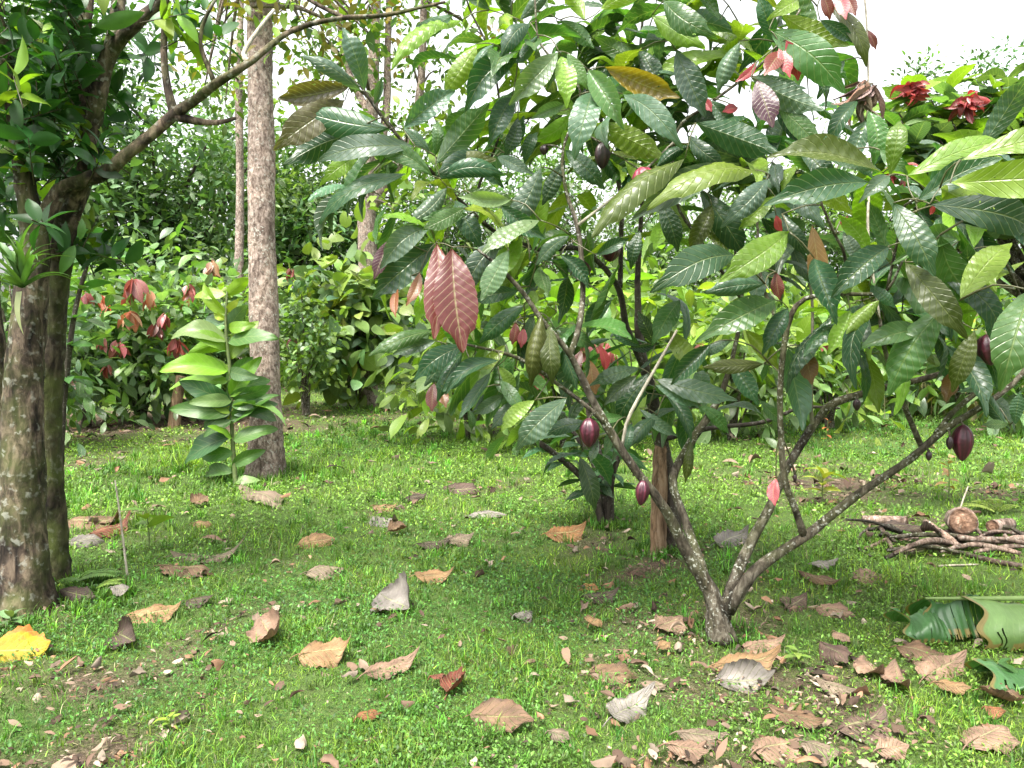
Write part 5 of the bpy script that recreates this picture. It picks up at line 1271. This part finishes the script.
# ------------------------------------------------------------------ small plants
def seedling(label, px, py, hpx, nl, L, col, name='seedling', wr=.42, shape='lance', mat='small', group=None, mode='rosette'):
    p = gp(px, py); d = depth_of(p); h_ = hpx * d / F
    root = thing(name, label, 'seedling', p, group)
    m = MB(); topp = p + [rng.normal(0, .02), 0, h_]
    tube(m, [p - [0, 0, .02], p + (topp - p) * .5 + rng.normal(0, .008, 3), topp], [.0045, .004, .003], 6, .05, .05); m.obj('stem', MAT['green_stem'], root)
    s = np.linspace(.35, 1, nl); a = rng.uniform(0, 6.3) + np.arange(nl) * 2.4
    D = nrm(np.stack([np.cos(a), np.sin(a), rng.normal(.05, .3, nl)], 1)); Ls = L * rng.uniform(.7, 1.15, nl)
    m = MB(); leaves(m, p + (topp - p) * s[:, None], D, np.array([0, 0, 1.0]) + rng.normal(0, .2, (nl, 3)), Ls, Ls * wr, vary(col, nl, .06, .15), shape, 12, 4, fold=.2, arch=.1, corr=.012)
    m.obj('foliage', MAT[mat], root)


seedling('yellow green seedling in the grass right of the upright pale stick', 149, 552, 46, 8, .17, (.16, .26, .05))
seedling('thin dark seedling in the lawn right of the pale mottled trunk', 304, 458, 40, 3, .06, MG)
seedling('tiny yellow green seedling low in the foreground lawn at the left', 170, 730, 14, 9, .05, (.26, .36, .05))
seedling('leafy yellow and red seedling between the two right hand cacao limbs', 822, 505, 34, 12, .2, (.26, .28, .04))
seedling('orange tipped little seedling beyond the upright middle cacao stem', 826, 448, 28, 6, .09, (.45, .13, .05))
seedling('small green seedling in the shade at the foot of the mossy trunk', 14, 628, 12, 9, .09, LG, shape='broad')
seedling('low weed with pale leaves right of the leaf heap at the cacao foot', 795, 668, 18, 10, .07, (.17, .26, .05))
seedling('green seedling below the cut banana leaf at the right edge', 1000, 680, 18, 9, .11, MG, shape='broad')
seedling('pinkish weed by the hanging pod beyond the low right limb', 948, 500, 40, 9, .12, (.36, .22, .1))
seedling('low leafy weed under the shrubs left of the pale mottled trunk', 138, 424, 16, 10, .2, LG)


def fern(label, px, py, n, L, col):
    p = gp(px, py)
    m = MB()
    for q in range(n):
        a = rng.uniform(0, 6.3) if n > 3 else rng.uniform(-.5, .8)
        dh = np.array([math.cos(a), math.sin(a) * .7, 0]); Lf = L * rng.uniform(.7, 1.1)
        s = np.linspace(.08, 1, 20)
        R = p + dh * (s * Lf)[:, None] + np.array([0, 0, 1.0]) * (Lf * (.75 * s - .6 * s ** 2) + .02)[:, None]
        tube(m, R, np.linspace(.0025, .0008, len(R)), 4, .1, 0, col=np.array(col) * .7)
        sd2 = np.cross(dh, [0, 0, 1.0])
        for sg in (-1, 1):
            ll = Lf * .26 * np.sin(PI * np.clip(s * .9 + .08, 0, 1)) ** .8
            leaves(m, R, sd2[None] * sg + dh * .45 + np.array([0, 0, -.15]), np.array([[0, 0, 1.0]] * 20), ll, Lf * .045, vary(col, 20, .04, .12), 'lance', 4, 2, arch=.05)
    tag(m.obj('fern', MAT['small'], origin=p), label, 'fern')


fern('light green fern on the grass right of the mossy trunk foot', 76, 585, 6, .24, (.12, .22, .05))
fern('yellow green fern frond in the grass at the right edge behind the brush pile', 996, 515, 5, .3, (.25, .32, .05))
fern('small pale fern right of the broad tan folded leaf', 95, 592, 3, .16, (.2, .3, .06))

# dry standing grass at the right background
m = MB(); n = 900
c = np.array([(930 - 512) / F * 14.5, 14.5, 0])
a = rng.uniform(0, 6.3, n); ln = rng.uniform(.05, .6, n)
B = c + np.stack([rng.normal(0, .7, n), rng.normal(0, .5, n), np.zeros(n)], 1); B[:, 2] = height(B[:, 0], B[:, 1])
leaves(m, B, np.stack([np.cos(a) * np.sin(ln), np.sin(a) * np.sin(ln), np.cos(ln)], 1), np.stack([-np.cos(a), -np.sin(a), .5 + 0 * a], 1), rng.uniform(.4, 1.15, n), .018, vary((.36, .31, .2), n, .08, .25), 'blade', 5, 1, arch=.15, fold=0)
tag(m.obj('dry_grass', MAT['grass']), 'clump of tall straw coloured dry grass beyond the low right limb', 'dry grass', kind='stuff')
# cut trunk stub at the left background
m = MB(); p = np.array([(172 - 512) / F * 11.8, 11.8, 0]); p[2] = float(height(p[0], p[1]))
tube(m, [p - [0, 0, .05], p + [.04, 0, .35], p + [.13, 0, .8]], [.09, .08, .075], 12, .06, .1, flare=.2)
tag(m.obj('stump', MAT['wood_orange'], origin=p), 'leaning pale brown stump under the shrubs left of the sapling', 'stump')

# ------------------------------------------------------------------ cut banana leaf
pb = gp(975, 652)
bn = thing('banana_leaf', 'cut banana leaf lying folded on the lawn at the right edge', 'leaf', pb)


def sheet(fn, nu, nv, col, name, root):
    nu, nv = nu * 2, nv * 2
    u, v = np.meshgrid(np.linspace(0, 1, nu), np.linspace(0, 1, nv), indexing='ij')
    V = fn(u, v); idx = np.arange(nu * nv).reshape(nu, nv)
    Fq = np.stack([idx[:-1, :-1], idx[:-1, 1:], idx[1:, 1:], idx[1:, :-1]], -1)
    iu, iv = np.meshgrid(np.arange(nu - 1), np.arange(nv - 1), indexing='ij')
    cut = rng.uniform(.0, .05, nu - 1); cut[rng.integers(2, nu - 3, max(2, nu // 12))] += rng.uniform(.15, .4)      # split along the veins
    keep = (iv / (nv - 1) < 1 - cut[:, None]) & (iv / (nv - 1) > .03 * rng.uniform(0, 1, (nu - 1, 1)))
    C = np.asarray(col) * np.exp(.15 * np.sin(u * 13 + v * 2) + rng.normal(0, .05, u.shape))[..., None]
    brown = ((v > .93) | (u < .03)) & (np.sin(u * 37) > -.4)
    C = np.where(brown[..., None], np.array([.2, .15, .05]), C)
    m = MB().add(V.reshape(-1, 3), Fq[keep], C.reshape(-1, 3), np.stack([v.ravel(), u.ravel()], 1))
    return m.obj(name, MAT['banana'], root)


def tent(x0, x1, back, ridge, front, rz, fz, bz=.02, tear=.02, tw=0.0, belly=.06):
    def fn(u, v):
        x_ = x0 + (x1 - x0) * u + tear * np.sin(v * 21 + 1) * np.exp(-u * 9) - tw * v
        y_ = np.where(v < .5, back + (ridge - back) * v * 2, ridge + (front - ridge) * (v * 2 - 1))
        k_ = np.clip((v - .5) * 2, 0, 1); j_ = np.clip((.5 - v) * 2, 0, 1)
        z_ = np.where(v < .5, rz + (bz - rz) * j_ ** 1.4, rz + (fz - rz) * k_ ** 1.5) + .004 * np.sin(u * 47 + v * 3) * np.sin(u * 5 + 1) + .022 * np.sin(u * 7 + v * 5) * np.minimum(1, 4 * v * (1 - v))
        y_ = y_ - belly * np.sin(PI * k_) * (v > .5)
        return np.stack([pb[0] + x_, pb[1] + y_, pb[2] + z_], -1)
    return fn


sheet(tent(.06, .95, .36, .12, -.02, .2, .015, tear=.03, tw=.05), 60, 30, (.12, .2, .065), 'lamina', bn)['label'] = 'pale upper side'
sheet(tent(-.16, .13, .34, .16, .07, .19, .03, tear=.025, tw=-.02, belly=-.03), 40, 30, (.035, .105, .03), 'lamina', bn)['label'] = 'dark green torn strip'
sheet(tent(-.27, -.08, .3, .19, .06, .12, .01, tear=.03, belly=.05), 30, 24, (.05, .13, .04), 'lamina', bn)['label'] = 'ragged torn end'
m = MB(); tube(m, [pb + [-.15, .16, .195], pb + [.2, .13, .205], pb + [.6, .12, .21], pb + [1.0, .12, .2]], [.006, .012, .016, .018], 8, .05, .03, col=(.2, .28, .1))
m.obj('midrib', MAT['small'], bn)
pb2 = gp(1008, 690)
pb = pb2
bn2 = thing('banana_leaf_scrap', 'torn green scrap of banana leaf below the cut banana leaf', 'leaf', pb2)
sheet(tent(-.1, .4, .14, .05, -.06, .09, .015), 30, 20, (.06, .15, .05), 'lamina', bn2)
